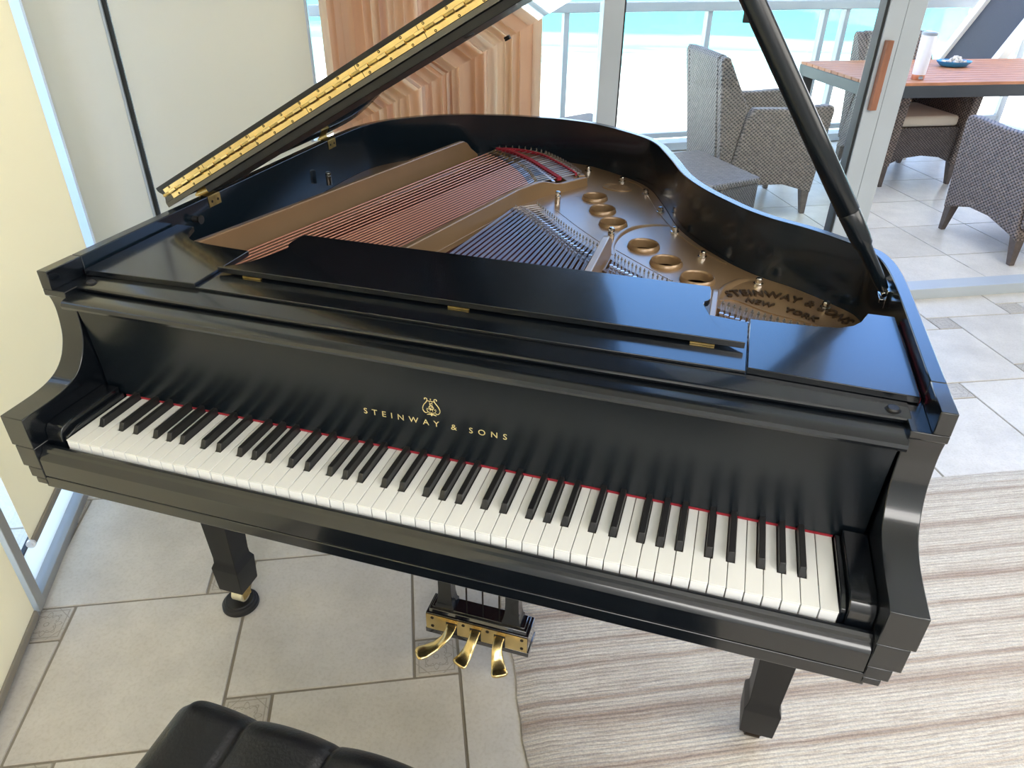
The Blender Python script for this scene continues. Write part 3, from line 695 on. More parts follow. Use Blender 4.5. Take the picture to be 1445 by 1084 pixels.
# key blocks
for sx_ in (-1, 1):
    mb = MB(); prof = [(.1400, .702), (.1400, .752), (.030, .752), (.010, .749), (.0035, .741), (.0015, .733), (.0005, .702)]
    a, b = sorted((.6215*sx_, .6550*sx_)); mb.prism(prof, a, b, 'x')
    a, b = sorted((.6135*sx_, .6213*sx_)); mb.prism([(.14, .702), (.14, .7405), (.03, .7405), (.006, .733), (.004, .702)], a, b, 'x')
    mb.build('key_block', 'ebony', PIANO, bevel=.0016)
# keys
P_ = .02355; kw = P_
names = 'ABCDEFG'
white = [names[i % 7] for i in range(52)]
# black key centre offsets from the boundary of its two white neighbours
boff = {'A': .0030, 'C': -.0032, 'D': .0032, 'F': -.0038, 'G': 0.0}
blacks = []
for i in range(51):
    n_ = white[i]
    if n_ in 'ACDFG': blacks.append((i, -26*P_+(i+1)*P_+boff[n_]))
bl = {i: x for i, x in blacks}
BW = .0053
def white_key(i):
    x0 = -26*P_+i*P_+.0005; x1 = x0+P_-.0010; yb, ys, gap = .162, .0485, .0008
    xl = bl[i-1]+BW+gap if (i-1) in bl else x0; xr = bl[i]-BW-gap if i in bl else x1
    if i == 0: xl = x0
    poly = [(x0, 0.0), (x1, 0.0)]
    if xr < x1: poly += [(x1, ys), (xr, ys)]
    poly += [(xr, yb), (xl, yb)]
    if xl > x0: poly += [(xl, ys), (x0, ys)]
    cx = (x0+x1)/2; mb = MB(); mb.prism([(x-cx, y) for x, y in poly], -.0022, 0, 'z')
    mb.prism([(x-cx, y) for x, y in ((x0+.0003, .0006), (x1-.0003, .0006), (x1-.0003, .045), (x0+.0003, .045))], -.022, -.0022, 'z', 1)
    o = mb.build('white_key', ['ivory', 'key_front'], PIANO, bevel=.0007); o.location = (cx, 0, KT); return o
for i in range(52): white_key(i)
mb = MB(); f0, f1 = .0500, .0570
vs = [(-BW, f0, -.0024), (BW, f0, -.0024), (BW, .158, -.0024), (-BW, .158, -.0024), (-.0042, f1, .0118), (.0042, f1, .0118), (.0042, .158, .0118), (-.0042, .158, .0118)]
mb.add(vs, [(0, 3, 2, 1), (4, 5, 6, 7), (0, 1, 5, 4), (1, 2, 6, 5), (2, 3, 7, 6), (3, 0, 4, 7)])
bk = None
for i, x in blacks:
    if bk is None: bk = mb.build('black_key', 'blackkey', PIANO, bevel=.0009); bk.location = (x, 0, KT)
    else: copy_of(bk, PIANO, (x, 0, KT))
mb = MB(); mb.box(-.6125, .6125, .1428, .150, KT+.0003, KT+.0036); mb.build('key_felt', 'felt', PIANO)
mb = MB(); mb.box(-.6125, .6125, .006, .35, .7002, .7085); mb.build('key_frame', 'bridgewood', PIANO)
# fallboard with its rounded nose
fb = [(.1335, .9105), (.1372, .885), (.1405, .855), (.1432, .820), (.1446, .790), (.1450, .765), (.1448, .7500), (.1435, .7355), (.172, .7355), (.172, .9105)]
mb = MB(); mb.prism(smooth_curve(fb[:8], 3)+fb[8:], -.6520, .6520, 'x'); FB = mb.build('fallboard', 'ebony_satin', PIANO, bevel=.0006, angle=25)
nose = [(.172, .9330), (.128, .9330), (.1165, .9318), (.1105, .9285), (.1085, .9235), (.1100, .9185), (.1160, .9155), (.131, .9118), (.172, .9110)]
mb = MB(); mb.prism(nose, -.6553, .6553, 'x'); mb.build('fallboard_nose', 'ebony', FB, bevel=.0006, angle=25)
led = [(.272, .9427), (.1570, .9427), (.1530, .9418), (.1512, .9395), (.1520, .9355), (.1560, .9340), (.272, .9340)]
mb = MB(); mb.prism(led, -.6608, .6608, 'x'); SH = mb.build('shelf_rail', 'ebony', PIANO, bevel=.0005, angle=25)
for sx_ in (-1, 1):
    mb = MB(); mb.lathe([(0, .004), (.007, .004), (.0085, .002), (.0085, 0), (.0100, 0)], (.640*sx_, .168, .9428), 20); mb.build('pivot_button', 'rubber', PIANO)
# gold name and lyre on the fallboard
def on_fb(v, x0, z0):
    z = z0+v[1]; y = .1444-.0011*((z-.785)/.035)**1.4 if z > .785 else .1445
    return (x0+v[0], y-.0004-v[2]*.5, z)
me = text_mesh('STEINWAY & SONS', .0155, .0003, 1.95)
xs = [v.co.x for v in me.vertices]; wsc = .245/(max(xs)-min(xs)); xm = (max(xs)+min(xs))/2
for wm in word_meshes(me, .0145):
    for v in wm.vertices: v.co = on_fb(((v.co.x-xm)*wsc, v.co.y, v.co.z), -.001, .7945)
    wm.materials.append(M['gold']); add_obj('name_lettering', wm, FB)
mb = MB()
def fbp(pts, r):
    mb.path([on_fb((x, z, .0002), -.003, .833) for x, z in pts], r, 6)
for sx_ in (-1, 1):
    arm = [(.0065, -.0125), (.0105, -.0140), (.0140, -.0100), (.0145, -.0050), (.0120, .0015), (.0080, .0070), (.0060, .0110), (.0062, .0140), (.0085, .0152), (.0105, .0138), (.0098, .0120)]
    fbp(smooth_curve([(x*sx_, z) for x, z in arm], 4), [.0005+.0003*math.sin(PI*i/41) for i in range(41)])
    fbp(smooth_curve([(x*sx_, z) for x, z in ((.0012, -.0130), (.0050, -.0120), (.0075, -.0085), (.0075, -.0055), (.0055, -.0055), (.0055, -.0075))], 4), .00045)
    fbp(smooth_curve([(x*sx_, z) for x, z in ((.0, -.0155), (.004, -.0158), (.008, -.0172))], 3), [.0012, .0011, .001, .0009, .0008, .0006, .0004])
    fbp([(.0022*sx_, .0095), (.0022*sx_, -.010)], .00035)
    mb.path([on_fb((.0100*sx_, .0127, .0002), -.003, .833), on_fb((.0100*sx_, .0137, .0002), -.003, .833)], .0010, 8)
fbp([(-.0066, .0100), (.0066, .0100)], .0006); fbp([(0, .0112), (0, .0150)], [.0004, .0014]); fbp([(0, -.012), (0, -.018)], [.0006, .0014])
circ = [(math.cos(t)*.0042, math.sin(t)*.0038-.0030) for t in [i*PI/8 for i in range(17)]]; fbp(circ, .0005)
fbp(smooth_curve([(.0018, .0060), (-.0018, .0045), (.0018, -.0005), (-.0018, -.0050), (.0016, -.0060)], 4), .0005)
mb.build('lyre_emblem', 'gold', FB)

# music shelf: two side boards, a lower tray between them and the folded desk
side = [(.4537, .2025), (.4537, .360), (.500, .362), (.552, .3655), (.588, .3725), (.608, .386), (.621, .404), (.629, .425), (.634, .438), (.6745, .438), (.6745, .1925)]
for sx_ in (-1, 1):
    pl = [(x*sx_, y) for x, y in (side if sx_ > 0 else side)]
    mb = MB(); mb.slab(pl, (), .9431, .9535); mb.build('side_shelf', 'ebony', PIANO, bevel=.001)
    mb = MB(); a, b = sorted((.6748*sx_, .6772*sx_)); mb.box(a, b, .20, .437, .938, .9480); mb.build('shelf_felt', 'felt', PIANO)
mb = MB(); mb.slab([(-.4528, .2015), (.4528, .2015), (.4528, .358), (.395, .366), (-.384, .366), (-.388, .305), (-.4528, .287)], (), .9431, .9480)
mb.build('music_tray', 'ebony', PIANO, bevel=.001)
half = [(.4485, .2600), (.4400, .2655), (.4230, .2790), (.4080, .2980), (.3990, .3180), (.3925, .3360), (.3870, .3520), (.3830, .3650), (.3800, .3730), (.3815, .3840), (.3870, .3900), (.3895, .4000), (.3890, .4300), (.3860, .4470)]
desk = [(-x, y) for x, y in half[::-1]][::-1]
desk = [(x, y) for x, y in half]+[(-x, y) for x, y in half[::-1]]
mb = MB(); mb.slab(desk, (), .9515, .9620); DESK = mb.build('music_desk', 'ebony', PIANO, bevel=.0009)
for x in (-.381, .002, .388):
    mb = MB(); mb.box(x-.018, x+.018, .2598, .2640, .9484, .9510); mb.build('desk_hinge', 'brass_dull', DESK)

# soundboard, plate (cast iron frame) with its openings
SBO = offset_line(RIMS, .025)
mb = MB(); mb.slab([(x, y) for x, y in SBO if y > .45]+[(-.676, .30), (.676, .30)], (), .790, .800); mb.build('soundboard', 'soundboard', PIANO)
plo = offset_line(RIMS, .0212); plo = [(x, y) for x, y in plo if y > .30]+[(-.679, .30), (.679, .30)]
LS = lambda y: -.604+.2424*(y-.583)      # left bass strut
RSx = lambda y: -.233+.2376*(y-.672)     # right bass strut
bass_open = [(LS(.40)+.012, .40), (LS(.9)+.012, .9), (LS(1.40)+.012, 1.40), (-.365, 1.475), (-.30, 1.478), (-.215, 1.415), (-.14, 1.33), (-.095, 1.26), (-.118, 1.14), (RSx(1.0)-.028, 1.0), (RSx(.7)-.028, .7), (RSx(.40)-.028, .40)]
ten_open = [(RSx(.40)+.004, .40), (RSx(.7)+.004, .7), (RSx(1.0)+.004, 1.0), (-.108, 1.085), (-.085, 1.075), (-.045, 1.015), (.003, .950), (.060, .885), (.118, .828), (.134, .815), (.134, .40)]
tre_open = [(.162, .40), (.162, .792), (.200, .752), (.250, .712), (.318, .668), (.380, .628), (.380, .40)]
top_open = [(.405, .40), (.405, .612), (.445, .592), (.500, .572), (.560, .556), (.620, .545), (.650, .52), (.650, .40)]
HOLES = [(.044, 1.206, .032), (.084, 1.109, .032), (.128, 1.016, .0325), (.222, .889, .034), (.284, .804, .033), (.357, .7345, .034)]
rounds = [[(x+.935*r*math.cos(-t), y+.935*r*math.sin(-t)) for t in [i*2*PI/28 for i in range(28)]] for x, y, r in HOLES]
mb = MB(); mb.slab(plo, [bass_open, ten_open, tre_open, top_open]+rounds, PZ-.012, PZ)
PL = mb.build('plate', 'bronze', PIANO, bevel=.0015)
for x, y, r in HOLES:      # raised collars of the round holes
    mb = MB(); mb.lathe([(r*.925, -.0125), (r*.93, .0045), (r*.955, .0085), (r*1.00, .0095), (r*1.05, .0080), (r*1.12, .0), (r*1.12, -.003), (r*.96, -.010), (r*.95, -.0125)], (x, y, PZ), 36, close=True)
    mb.build('hole_collar', 'bronze', PL, angle=60)
# struts
def strut(ys, xf, ztop, w, zb=PZ-.012):
    """vertical web whose right face follows xf(y); ztop(y) its height"""
    m = MB(); vs = []; fs = []; n = len(ys)
    for y in ys:
        x = xf(y); vs += [(x-w, y, zb), (x+.006, y, zb), (x+.001, y, zb+.016), (x, y, ztop(y)-.002), (x-.002, y, ztop(y)), (x-w+.002, y, ztop(y)), (x-w, y, ztop(y)-.002)]
    for i in range(n-1):
        for j in range(7): fs.append((i*7+j, i*7+(j+1) % 7, (i+1)*7+(j+1) % 7, (i+1)*7+j))
    fs += [tuple(range(7)), tuple(range((n-1)*7, n*7))[::-1]]
    return m.add(vs, fs)
def interp(tab):
    def f(y):
        for (a, b), (c, d) in zip(tab[:-1], tab[1:]):
            if y <= c: t = max(0, min(1, (y-a)/(c-a))); t = t*t*(3-2*t); return b+(d-b)*t
        return tab[-1][1]
    return f
def lint(tab):
    def f(y):
        for (a, b), (c, d) in zip(tab[:-1], tab[1:]):
            if y <= c: return b+(d-b)*(y-a)/(c-a)
        (a, b), (c, d) = tab[-2:]; return d+(d-b)/(c-a)*(y-c)
    return f
ysl = [.36+.02*i for i in range(55)]+[1.475]
strut(ysl, LS, interp([(.3, .918), (1.40, .922), (1.475, .868)]), .014).build('left_strut', 'bronze', PL, bevel=.0008)
ysr = [.38+.02*i for i in range(47)]+[1.32]
rxf = lint([(.38, RSx(.38)), (1.08, RSx(1.08)), (1.19, -.089), (1.24, -.055), (1.32, -.002)])
strut(ysr, rxf, interp([(.3, .892), (1.165, .892), (1.245, .871), (1.33, .872)]), .016).build('right_strut', 'bronze', PL, bevel=.0008)
strut([.38+.02*i for i in range(22)]+[.816, .822], lambda y: .1575, interp([(.3, .90), (.795, .90), (.822, .885)]), .0165).build('middle_strut', 'bronze', PL, bevel=.001)
strut([.38+.02*i for i in range(11)]+[.606, .612], lambda y: .4035, interp([(.3, .90), (.59, .90), (.612, .885)]), .012).build('treble_strut', 'bronze', PL, bevel=.001)
# bass back wall joining the two struts behind the bridge
bw = smooth_curve([(-.392, 1.478), (-.352, 1.512), (-.29, 1.512), (-.20, 1.452), (-.11, 1.372), (-.03, 1.318), (-.006, 1.325)], 4)
mb = MB(); band(mb, bw, offset_line(bw, .012), PZ-.002, .858)
# ribs (raised curved seams of the plate)
def rib(pts, w, h):
    m = MB(); P2 = smooth_curve(pts, 5); n = len(P2); vs = []; fs = []; L = [offset_line(P2, d) for d in (w/2, w/4, 0, -w/4, -w/2)]
    hh = (-.001, h*.8, h, h*.8, -.001)
    for i in range(n): vs += [(*L[k][i], PZ+hh[k]*(min(1, .15+2*min(i, n-1-i)/n) if 0 < k < 4 else 1)) for k in range(5)]
    for i in range(n-1):
        for j in range(4): fs.append((i*5+j, i*5+j+1, (i+1)*5+j+1, (i+1)*5+j))
    m.add(vs, fs); return m.build('rib', 'bronze', PL, angle=60, recalc=False)
rib([(.1575, .820), (.149, .880), (.155, .950), (.180, 1.010), (.222, 1.045), (.266, 1.058)], .020, .007)
rib([(.402, .620), (.405, .665), (.418, .715), (.445, .762), (.480, .785)], .020, .007)
mb = MB()
g = smooth_curve([(.095, 1.41), (.155, 1.345), (.213, 1.18), (.262, 1.06), (.300, .985), (.345, .918), (.41, .845)], 5); strip(mb, g, .0035, PZ-.001, PZ+.0022)
g = smooth_curve([(-.03, 1.075), (.038, .985), (.104, .905), (.135, .872)], 4); strip(mb, g, .0012, PZ-.001, PZ+.001)
g = smooth_curve([(.165, .850), (.231, .785), (.309, .712), (.39, .65)], 4); strip(mb, g, .0012, PZ-.001, PZ+.001)
g = smooth_curve([(.405, .645), (.44, .655), (.50, .62), (.57, .598), (.64, .575)], 4); strip(mb, g, .004, PZ-.001, PZ+.003)
mb.build('cast_lines', 'bronze', PL)
# plaque
mb = MB(); pq = [(.085+.045*math.cos(t)*(1 if math.cos(t) > 0 else 1), 1.322+.03*math.sin(t)) for t in [i*2*PI/28 for i in range(28)]]
a_ = math.radians(-12)
def rot(p, c, a): x, y = p[0]-c[0], p[1]-c[1]; return (c[0]+x*math.cos(a)-y*math.sin(a), c[1]+x*math.sin(a)+y*math.cos(a))
pq = [rot(p, (.085, 1.322), a_) for p in pq]; mb.slab(pq, (), PZ-.001, PZ+.0016)
inn = [(.085+(x-.085)*.88, 1.322+(y-1.322)*.88) for x, y in pq]; mb.slab(pq, [inn], PZ+.0012, PZ+.0036)
for k in range(4): mb.slab([rot((x, y), (.085, 1.322), a_) for x, y in ((.062, 1.306+k*.010), (.110, 1.306+k*.010), (.110, 1.310+k*.010), (.062, 1.310+k*.010))], (), PZ+.001, PZ+.0032)
mb.build('cast_plaque', 'bronze', PL, bevel=.0004)
# raised cast lettering at the treble end
def arc_text(txt, size, path, h, name, spacing=1.15):
    me = text_mesh(txt, size, h, spacing, .0006); xs = [v.co.x for v in me.vertices]; a, b = min(xs), max(xs)
    P2 = smooth_curve(path, 12); ds = [0]
    for p, q in zip(P2[:-1], P2[1:]): ds.append(ds[-1]+math.hypot(q[0]-p[0], q[1]-p[1]))
    words = word_meshes(me, size*.42)
    for v in [v for wm in words for v in wm.vertices]:
        d = (v.co.x-a)/(b-a)*ds[-1]; i = 0
        while i < len(ds)-2 and ds[i+1] < d: i += 1
        t = (d-ds[i])/(ds[i+1]-ds[i]); p = Vector(P2[i]); q = Vector(P2[i+1]); c = p+(q-p)*t; tn = (q-p).normalized()
        c = c+Vector((-tn.y, tn.x))*v.co.y; v.co = (c.x, c.y, PZ+.0015+v.co.z)
    for wm in words: wm.materials.append(M['cast_letter']); add_obj(name, wm, PL)
M['cast_letter'] = pbr('cast_letter', (0.07, 0.042, 0.022), 0.35, metal=.4)
arc_text('STEINWAY & SONS', .038, [(.424, .668), (.451, .682), (.480, .690), (.512, .692), (.546, .684), (.582, .668), (.612, .642), (.638, .612)], .0022, 'cast_lettering')
arc_text('NEW   YORK', .026, [(.457, .655), (.483, .650), (.509, .643), (.535, .633), (.562, .620), (.585, .606)], .0022, 'cast_lettering')
# plate bolts
def bolt(x, y, tall=False, z=PZ):
    m = MB(); r = .0085
    if tall: pf = [(0, .034), (.004, .0335), (.0072, .031), (.0082, .027), (.0075, .0235), (.0060, .0225), (.0078, .021), (.0082, .018), (.0076, .0165), (.0078, .000), (.0078, -.002)]
    else: pf = [(0, .0155), (.0055, .0150), (.0072, .0130), (.0076, .0040), (.0105, .0035), (.0110, 0), (.0110, -.001)]
    m.lathe(pf, (0, 0, 0), 8 if not tall else 16); o = m.build('plate_bolt', 'nickel', PL, angle=30); o.location = (x, y, z); return o
for x, y in [(-.028, 1.463), (.088, 1.388), (.170, 1.290), (.228, 1.150), (.281, 1.010), (.357, .868), (.480, .753), (.607, .676)]: bolt(x, y)
bolt(-.044, 1.135, True); bolt(.142, .905, True); bolt(-.657, 1.015, True, .875)
# bridges
bb = smooth_curve([(-.348, 1.492), (-.295, 1.450), (-.225, 1.372), (-.165, 1.285), (-.118, 1.190)], 6)
mb = MB(); strip(mb, bb, .020, .800, .8745); BB = mb.build('bass_bridge', 'bridgewood', PIANO, bevel=.001)
tb = smooth_curve([(-.150, 1.055), (-.100, 1.010), (-.037, .935), (.03, .852), (.085, .785), (.130, .742)], 6)
tb2 = smooth_curve([(.165, .722), (.205, .690), (.26, .652), (.33, .600), (.38, .56)], 6); tb3 = smooth_curve([(.405, .560), (.46, .530), (.54, .50), (.62, .48)], 6)
mb = MB()
for q in (tb, tb2, tb3): strip(mb, q, .024, .800, .8535)
TB = mb.build('long_bridge', 'bridgewood', PIANO, bevel=.001)
def along(pts, u):
    ds = [0]
    for p, q in zip(pts[:-1], pts[1:]): ds.append(ds[-1]+math.hypot(q[0]-p[0], q[1]-p[1]))
    d = u*ds[-1]; i = 0
    while i < len(ds)-2 and ds[i+1] < d: i += 1
    t = (d-ds[i])/(ds[i+1]-ds[i]); return Vector((pts[i][0]+(pts[i+1][0]-pts[i][0])*t, pts[i][1]+(pts[i+1][1]-pts[i][1])*t, 0))
# bridge pins and hitch pins
pin = None
def hitch(x, y, z, name='hitch_pin', h=.014, r=.0014, mat='steel', parent=None, lean=0.0):
    m = MB(); m.tube((0, 0, -.004), (0, lean, h), r, r*.9, 6); m.tube((0, lean*.6, h*.45), (0, lean*.75, h*.7), r*1.9, r*1.9, 6)
    o = m.build(name, mat, parent or PL); o.location = (x, y, z); return o
HP = hitch(-9, 0, 0, mat='nickel_dull', h=.012); HP_first = [True]
def put_pin(x, y, z):
    if HP_first[0]: HP.location = (x, y, z); HP_first[0] = False
    else: copy_of(HP, PL, (x, y, z))
# bass strings: copper wound
nb_single, nb_pair = 8, 14
us = [i*.0152 for i in range(nb_single)]; x_ = us[-1]+.0140
for i in range(nb_pair): us += [x_, x_+.0042]; x_ += .0128
tot = us[-1]; us = [u/tot for u in us]
back = smooth_curve([(-.345, 1.512), (-.304, 1.532), (-.250, 1.541), (-.179, 1.512), (-.090, 1.420), (-.018, 1.322)], 6)
for k, u in enumerate(us):
    pf_ = Vector((-.570+.288*u, .545+.085*u, 0)); pb = along(bb, .03+.93*u); d = (pb-pf_); st = pf_-d*((pf_.y-.372)/d.y)
    r = .0021 if k < 8 else .00118-.00028*u
    z = .879
    m = MB(); a = Vector((st.x, st.y, z)); b = Vector((pb.x, pb.y, .8772)); dd = (b-a); c = a+dd*(1-.035/dd.length)
    m.tube(a, c, r, r, 8, 0); m.tube(c, b, .0007, .0007, 6, 1)
    hpt = along(back, .04+.93*u); m.tube(b, (hpt.x, hpt.y, .8785), .0007, .0007, 6, 1)
    m.build('bass_string', ['copper', 'steel'], PIANO, angle=60)
    if True: put_pin(hpt.x, hpt.y, .8745)
    m2 = None
# raised pad the bass hitch pins stand in, and the red felts woven between the strings
mb = MB(); bk2 = [tuple(along(back, i/20).xy) for i in range(21)]; strip(mb, bk2, .020, PZ-.002, .8745); mb.build('hitch_pad', 'bronze', PL, bevel=.001)
mb = MB(); f1_ = smooth_curve([(-.338, 1.518), (-.280, 1.492), (-.205, 1.425), (-.130, 1.335), (-.070, 1.262)], 5); strip(mb, f1_, .013, .872, .8815); mb.build('string_felt', 'felt', PIANO)
mb = MB(); f2_ = smooth_curve([(-.318, 1.522), (-.26, 1.523), (-.185, 1.490), (-.100, 1.402), (-.035, 1.318)], 5); strip(mb, f2_, .006, .8735, .8815); mb.build('string_felt', 'felt', PIANO)
mb = MB(); f3_ = smooth_curve([(-.335, 1.505), (-.270, 1.463), (-.195, 1.392), (-.125, 1.300), (-.080, 1.235)], 5); strip(mb, f3_, .008, PZ-.001, .8765); mb.build('aliquot_bar', 'steel', PL)
mb = MB(); mb.slab([(-.36, 1.478), (-.352, 1.520), (-.30, 1.534), (-.25, 1.532), (-.19, 1.506), (-.10, 1.412), (-.03, 1.318), (-.045, 1.262), (-.10, 1.330), (-.18, 1.415), (-.25, 1.470), (-.32, 1.500)], (), PZ-.004, .8715); mb.build('tail_web', 'bronze', PL, bevel=.001)
# bridge pins of the bass bridge, one dark comb each side
mb = MB()
for k, u in enumerate(us):
    p = along(bb, .03+.93*u)
    for dy in (-.006, .006): mb.tube((p.x+.0015, p.y+dy, .872), (p.x+.0035, p.y+dy, .8815), .0009, n=6)
mb.build('bridge_pins', 'brass_dull', BB)
# steel strings: three sections
def section(n_note, hitchA, brdg, b0, b1, frontA, frontB, keep):
    out = []
    for g_ in range(n_note):
        for w_ in range(3):
            u = (g_+.5+(w_-1)*.21)/n_note
            h = along(hitchA, u); b = along(brdg, b0+(b1-b0)*u); f = Vector((frontA[0]+(frontB[0]-frontA[0])*u, frontA[1]+(frontB[1]-frontA[1])*u, 0))
            out.append((h, b, f))
        h = along(hitchA, (g_+.5)/n_note)
        put_pin(h.x, h.y, PZ+.002)
    return out
ST = []
ST += section(24, smooth_curve([(-.092, 1.095), (-.035, 1.022), (.012, .962), (.068, .897), (.126, .842)], 5), tb, .02, .98, (-.215, .40), (.128, .40), 1)
ST += section(21, smooth_curve([(.167, .803), (.205, .765), (.255, .724), (.323, .680), (.376, .643)], 5), tb2, .02, .98, (.167, .40), (.376, .40), 1)
ST += section(20, smooth_curve([(.409, .622), (.448, .604), (.503, .584), (.563, .567), (.640, .552)], 5), tb3, .02, .98, (.409, .40), (.640, .40), 1)
rest = MB()
for k, (h, b, f) in enumerate(ST):
    m = MB() if k < 100 else rest
    zb = .8545; m.tube((h.x, h.y-.002, PZ+.006), (b.x, b.y, zb), .00050, n=5, caps=False); m.tube((b.x, b.y, zb), (f.x, f.y, .862), .00050, n=5, caps=False)
    if k < 100: m.build('steel_string', 'steel', PIANO, angle=80)
o = rest.build('steel_strings', 'steel', PIANO, angle=80); o['kind'] = 'stuff'
mb = MB()
for k, (h, b, f) in enumerate(ST):
    if k in (72, 135): mb.build('bridge_pins', 'steel', TB); mb = MB()
    for dy in (-.008, .008): mb.tube((b.x+.001, b.y+dy, .852), (b.x+.003, b.y+dy, .8585), .0009, n=5)
    t = .30; q = b+(h-b)*t
    if k % 3 == 1: mb.box(q.x-.004, q.x+.004, q.y-.003, q.y+.003, .850, .8565)
mb.build('bridge_pins', 'steel', TB)
# dampers under the front of the strings and bass tuning pins seen beside the desk
mb = MB(); mb.box(-.64, .64, .39, .4395, .800, .8355); mb.build('pin_block', 'bronze', PIANO)
tp = None
for i in range(10):
    for j in range(2):
        x, y = -.535+i*.0135, .318+.022*j+.006*(i % 2)
        if tp is None:
            m = MB(); m.tube((0, 0, -.01), (0, 0, .032), .0032, .0032, 8); m.tube((0, 0, .010), (0, 0, .018), .0042, .0042, 8); tp = m.build('tuning_pin', 'screw', PL); tp.location = (x, y, PZ+.002)
        else: copy_of(tp, PL, (x, y, PZ+.002))

# ---- lid
LTH = math.radians(29.24); LY = .4692; NB_, NM_, NT_ = .0032, .0262, .0470; PX, PZ0 = -.700, RT+.0018
def LT(v):  # v = (s across the lid, y, n normal to the lid)
    return Vector((PX+v.x*math.cos(LTH)-v.z*math.sin(LTH), v.y, PZ0+v.x*math.sin(LTH)+v.z*math.cos(LTH)))
def lid_outline(ov):
    pts = [(x+.7009, y) for x, y in offset_line(RIMS, -ov)]
    pts = [p for p in pts if p[1] > LY+.02]
    return [(pts[-1][0], LY)]+[(pts[0][0], LY)]+pts
la = lid_outline(.0128); lb = lid_outline(.004)
mb = MB(); mb.slab(la, (), NB_, NB_+.010, T=LT); mb.slab(la, (), NB_+.010, NM_-.0006, T=LT, outer_top=lb)
LID = mb.build('lid', 'ebony_gloss', PIANO, bevel=.0008)
mb = MB(); mb.box(.095, 1.39, LY+.006, LY+.124, NB_-.0150, NB_-.0002, 0, LT); mb.build('lid_batten', 'ebony_dull', LID, bevel=.0015)
def rr(x0, x1, y0, y1): return [(x0, y0), (x1, y0), (x1, y1), (x0, y1)]
mb = MB(); mb.slab(rr(-.004, 1.406, LY, LY+.338), (), NM_+.0006, NT_-.008, T=LT, outer_top=rr(-.0128, 1.4146, LY, LY+.345)); mb.slab(rr(-.0128, 1.4146, LY, LY+.345), (), NT_-.008, NT_, T=LT)
mb.build('front_flap', 'ebony_dull', PIANO, bevel=.0010)
# continuous brass hinge on the two front edges
mb = MB(); y0 = LY-.0016
mb.box(.016, 1.385, y0, LY-.0001, NB_+.0100, NM_-.0012, 0, LT); mb.box(.004, 1.385, y0, LY-.0001, NM_+.0012, NT_-.0090, 0, LT)
s = .0; k = 0
while s < 1.385:
    mb.tube(LT(Vector((s, y0-.0022, NM_))), LT(Vector((min(s+.0185, 1.388), y0-.0022, NM_))), .0042 if k % 2 else .0034, n=12, mi=0 if k % 2 else 1); s += .0200; k += 1
s = .022
while s < 1.37:
    for nn, ds in ((NB_+.0128, .014), (NT_-.0116, .0)):
        q = Vector((s+ds, y0-.0006, nn)); mb.tube(LT(q), LT(q+Vector((0, .0008, 0))), .0024, n=10, mi=2); mb.tube(LT(q+Vector((0, -.0003, 0))), LT(q), .0013, n=6, mi=1)
    s += .047
for s in [.135+.135*i for i in range(10)]:
    mb.box(s-.0005, s+.0005, y0-.0003, LY, NB_+.0100, NM_-.0012, 2, LT); mb.box(s-.008, s-.007, y0-.0003, LY, NM_+.0012, NT_-.0090, 2, LT)
mb.build('piano_hinge', ['brass', 'brass_dull', 'screw'], LID, bevel=.0002)
for s, y in ((.722, LY+.050),):
    mb = MB(); mb.lathe([(0, 0), (.008, 0), (.009, .001), (.009, .0026)], (0, 0, 0), 20, T=lambda v: LT(Vector((s+v.x, y+v.y, NB_-.0174+v.z)))); mb.build('bumper', 'rubber', LID)
mb = MB(); mb.box(.430, .447, 1.555, 1.569, NB_-.006, NB_-.0003, 0, LT); mb.build('bumper', 'rubber', LID, bevel=.001)
# lid hinges on the rim
for y in (.572, 1.092):
    mb = MB(); mb.box(-.6801, -.6786, y-.020, y+.020, RT-.024, RT-.001); mb.box(-.705, -.679, y-.020, y+.020, RT-.0006, RT+.0006)
    for i in range(5): mb.tube((-.7075, y-.020+.008*i, RT+.002), (-.7075, y-.0125+.008*i, RT+.002), .0042, n=10, mi=0)
    for dy in (-.010, .010): mb.tube((-.6786, y+dy, RT-.013), (-.6778, y+dy, RT-.013), .0032, n=10, mi=1)
    mb.build('lid_hinge', ['brass_dull', 'screw'], PIANO, bevel=.0004)
# prop stick
A = Vector((.6710, .552, .952)); B = Vector((.2826, .552, 1.5215)); d = (B-A).normalized()
def fl(v, t, a, b):   # flattened round section ring
    pass
m = MB(); side_ = Vector((0, 1, 0)); up_ = d.cross(side_).normalized()
secs = [(0, .0085, .0085), (.015, .0105, .0100), (.085, .0120, .0110), (.090, .0150, .0135), (.105, .0165, .0150), (.125, .0170, .0150), (.150, .0175, .0145), (.152, .0165, .0135), (.154, .0180, .0150), (.30, .0180, .0140), (.60, .0175, .0135), (.66, .0160, .0125), ((B-A).length-.004, .0120, .0100), ((B-A).length, .0090, .008)]
vs = []; fs = []; nn = 20
for t, ra, rb in secs:
    for i in range(nn):
        a_ = 2*PI*i/nn; vs.append(A+d*t+side_*math.cos(a_)*rb+up_*math.sin(a_)*ra)
for k in range(len(secs)-1):
    for i in range(nn): fs.append((k*nn+i, k*nn+(i+1) % nn, (k+1)*nn+(i+1) % nn, (k+1)*nn+i))
fs += [tuple(range(nn))[::-1], tuple(range((len(secs)-1)*nn, len(secs)*nn))]
m.add(vs, fs); PROP = m.build('prop_stick', 'ebony_satin', PIANO, angle=50)
m = MB(); q = A+d*.505-up_*.014*(1 if up_.x > 0 else -1); m.box(-.008, .003, -.006, .006, -.009, .009, 0, lambda v: q+v); m.build('prop_catch', 'ebony_dull', PROP, bevel=.001)
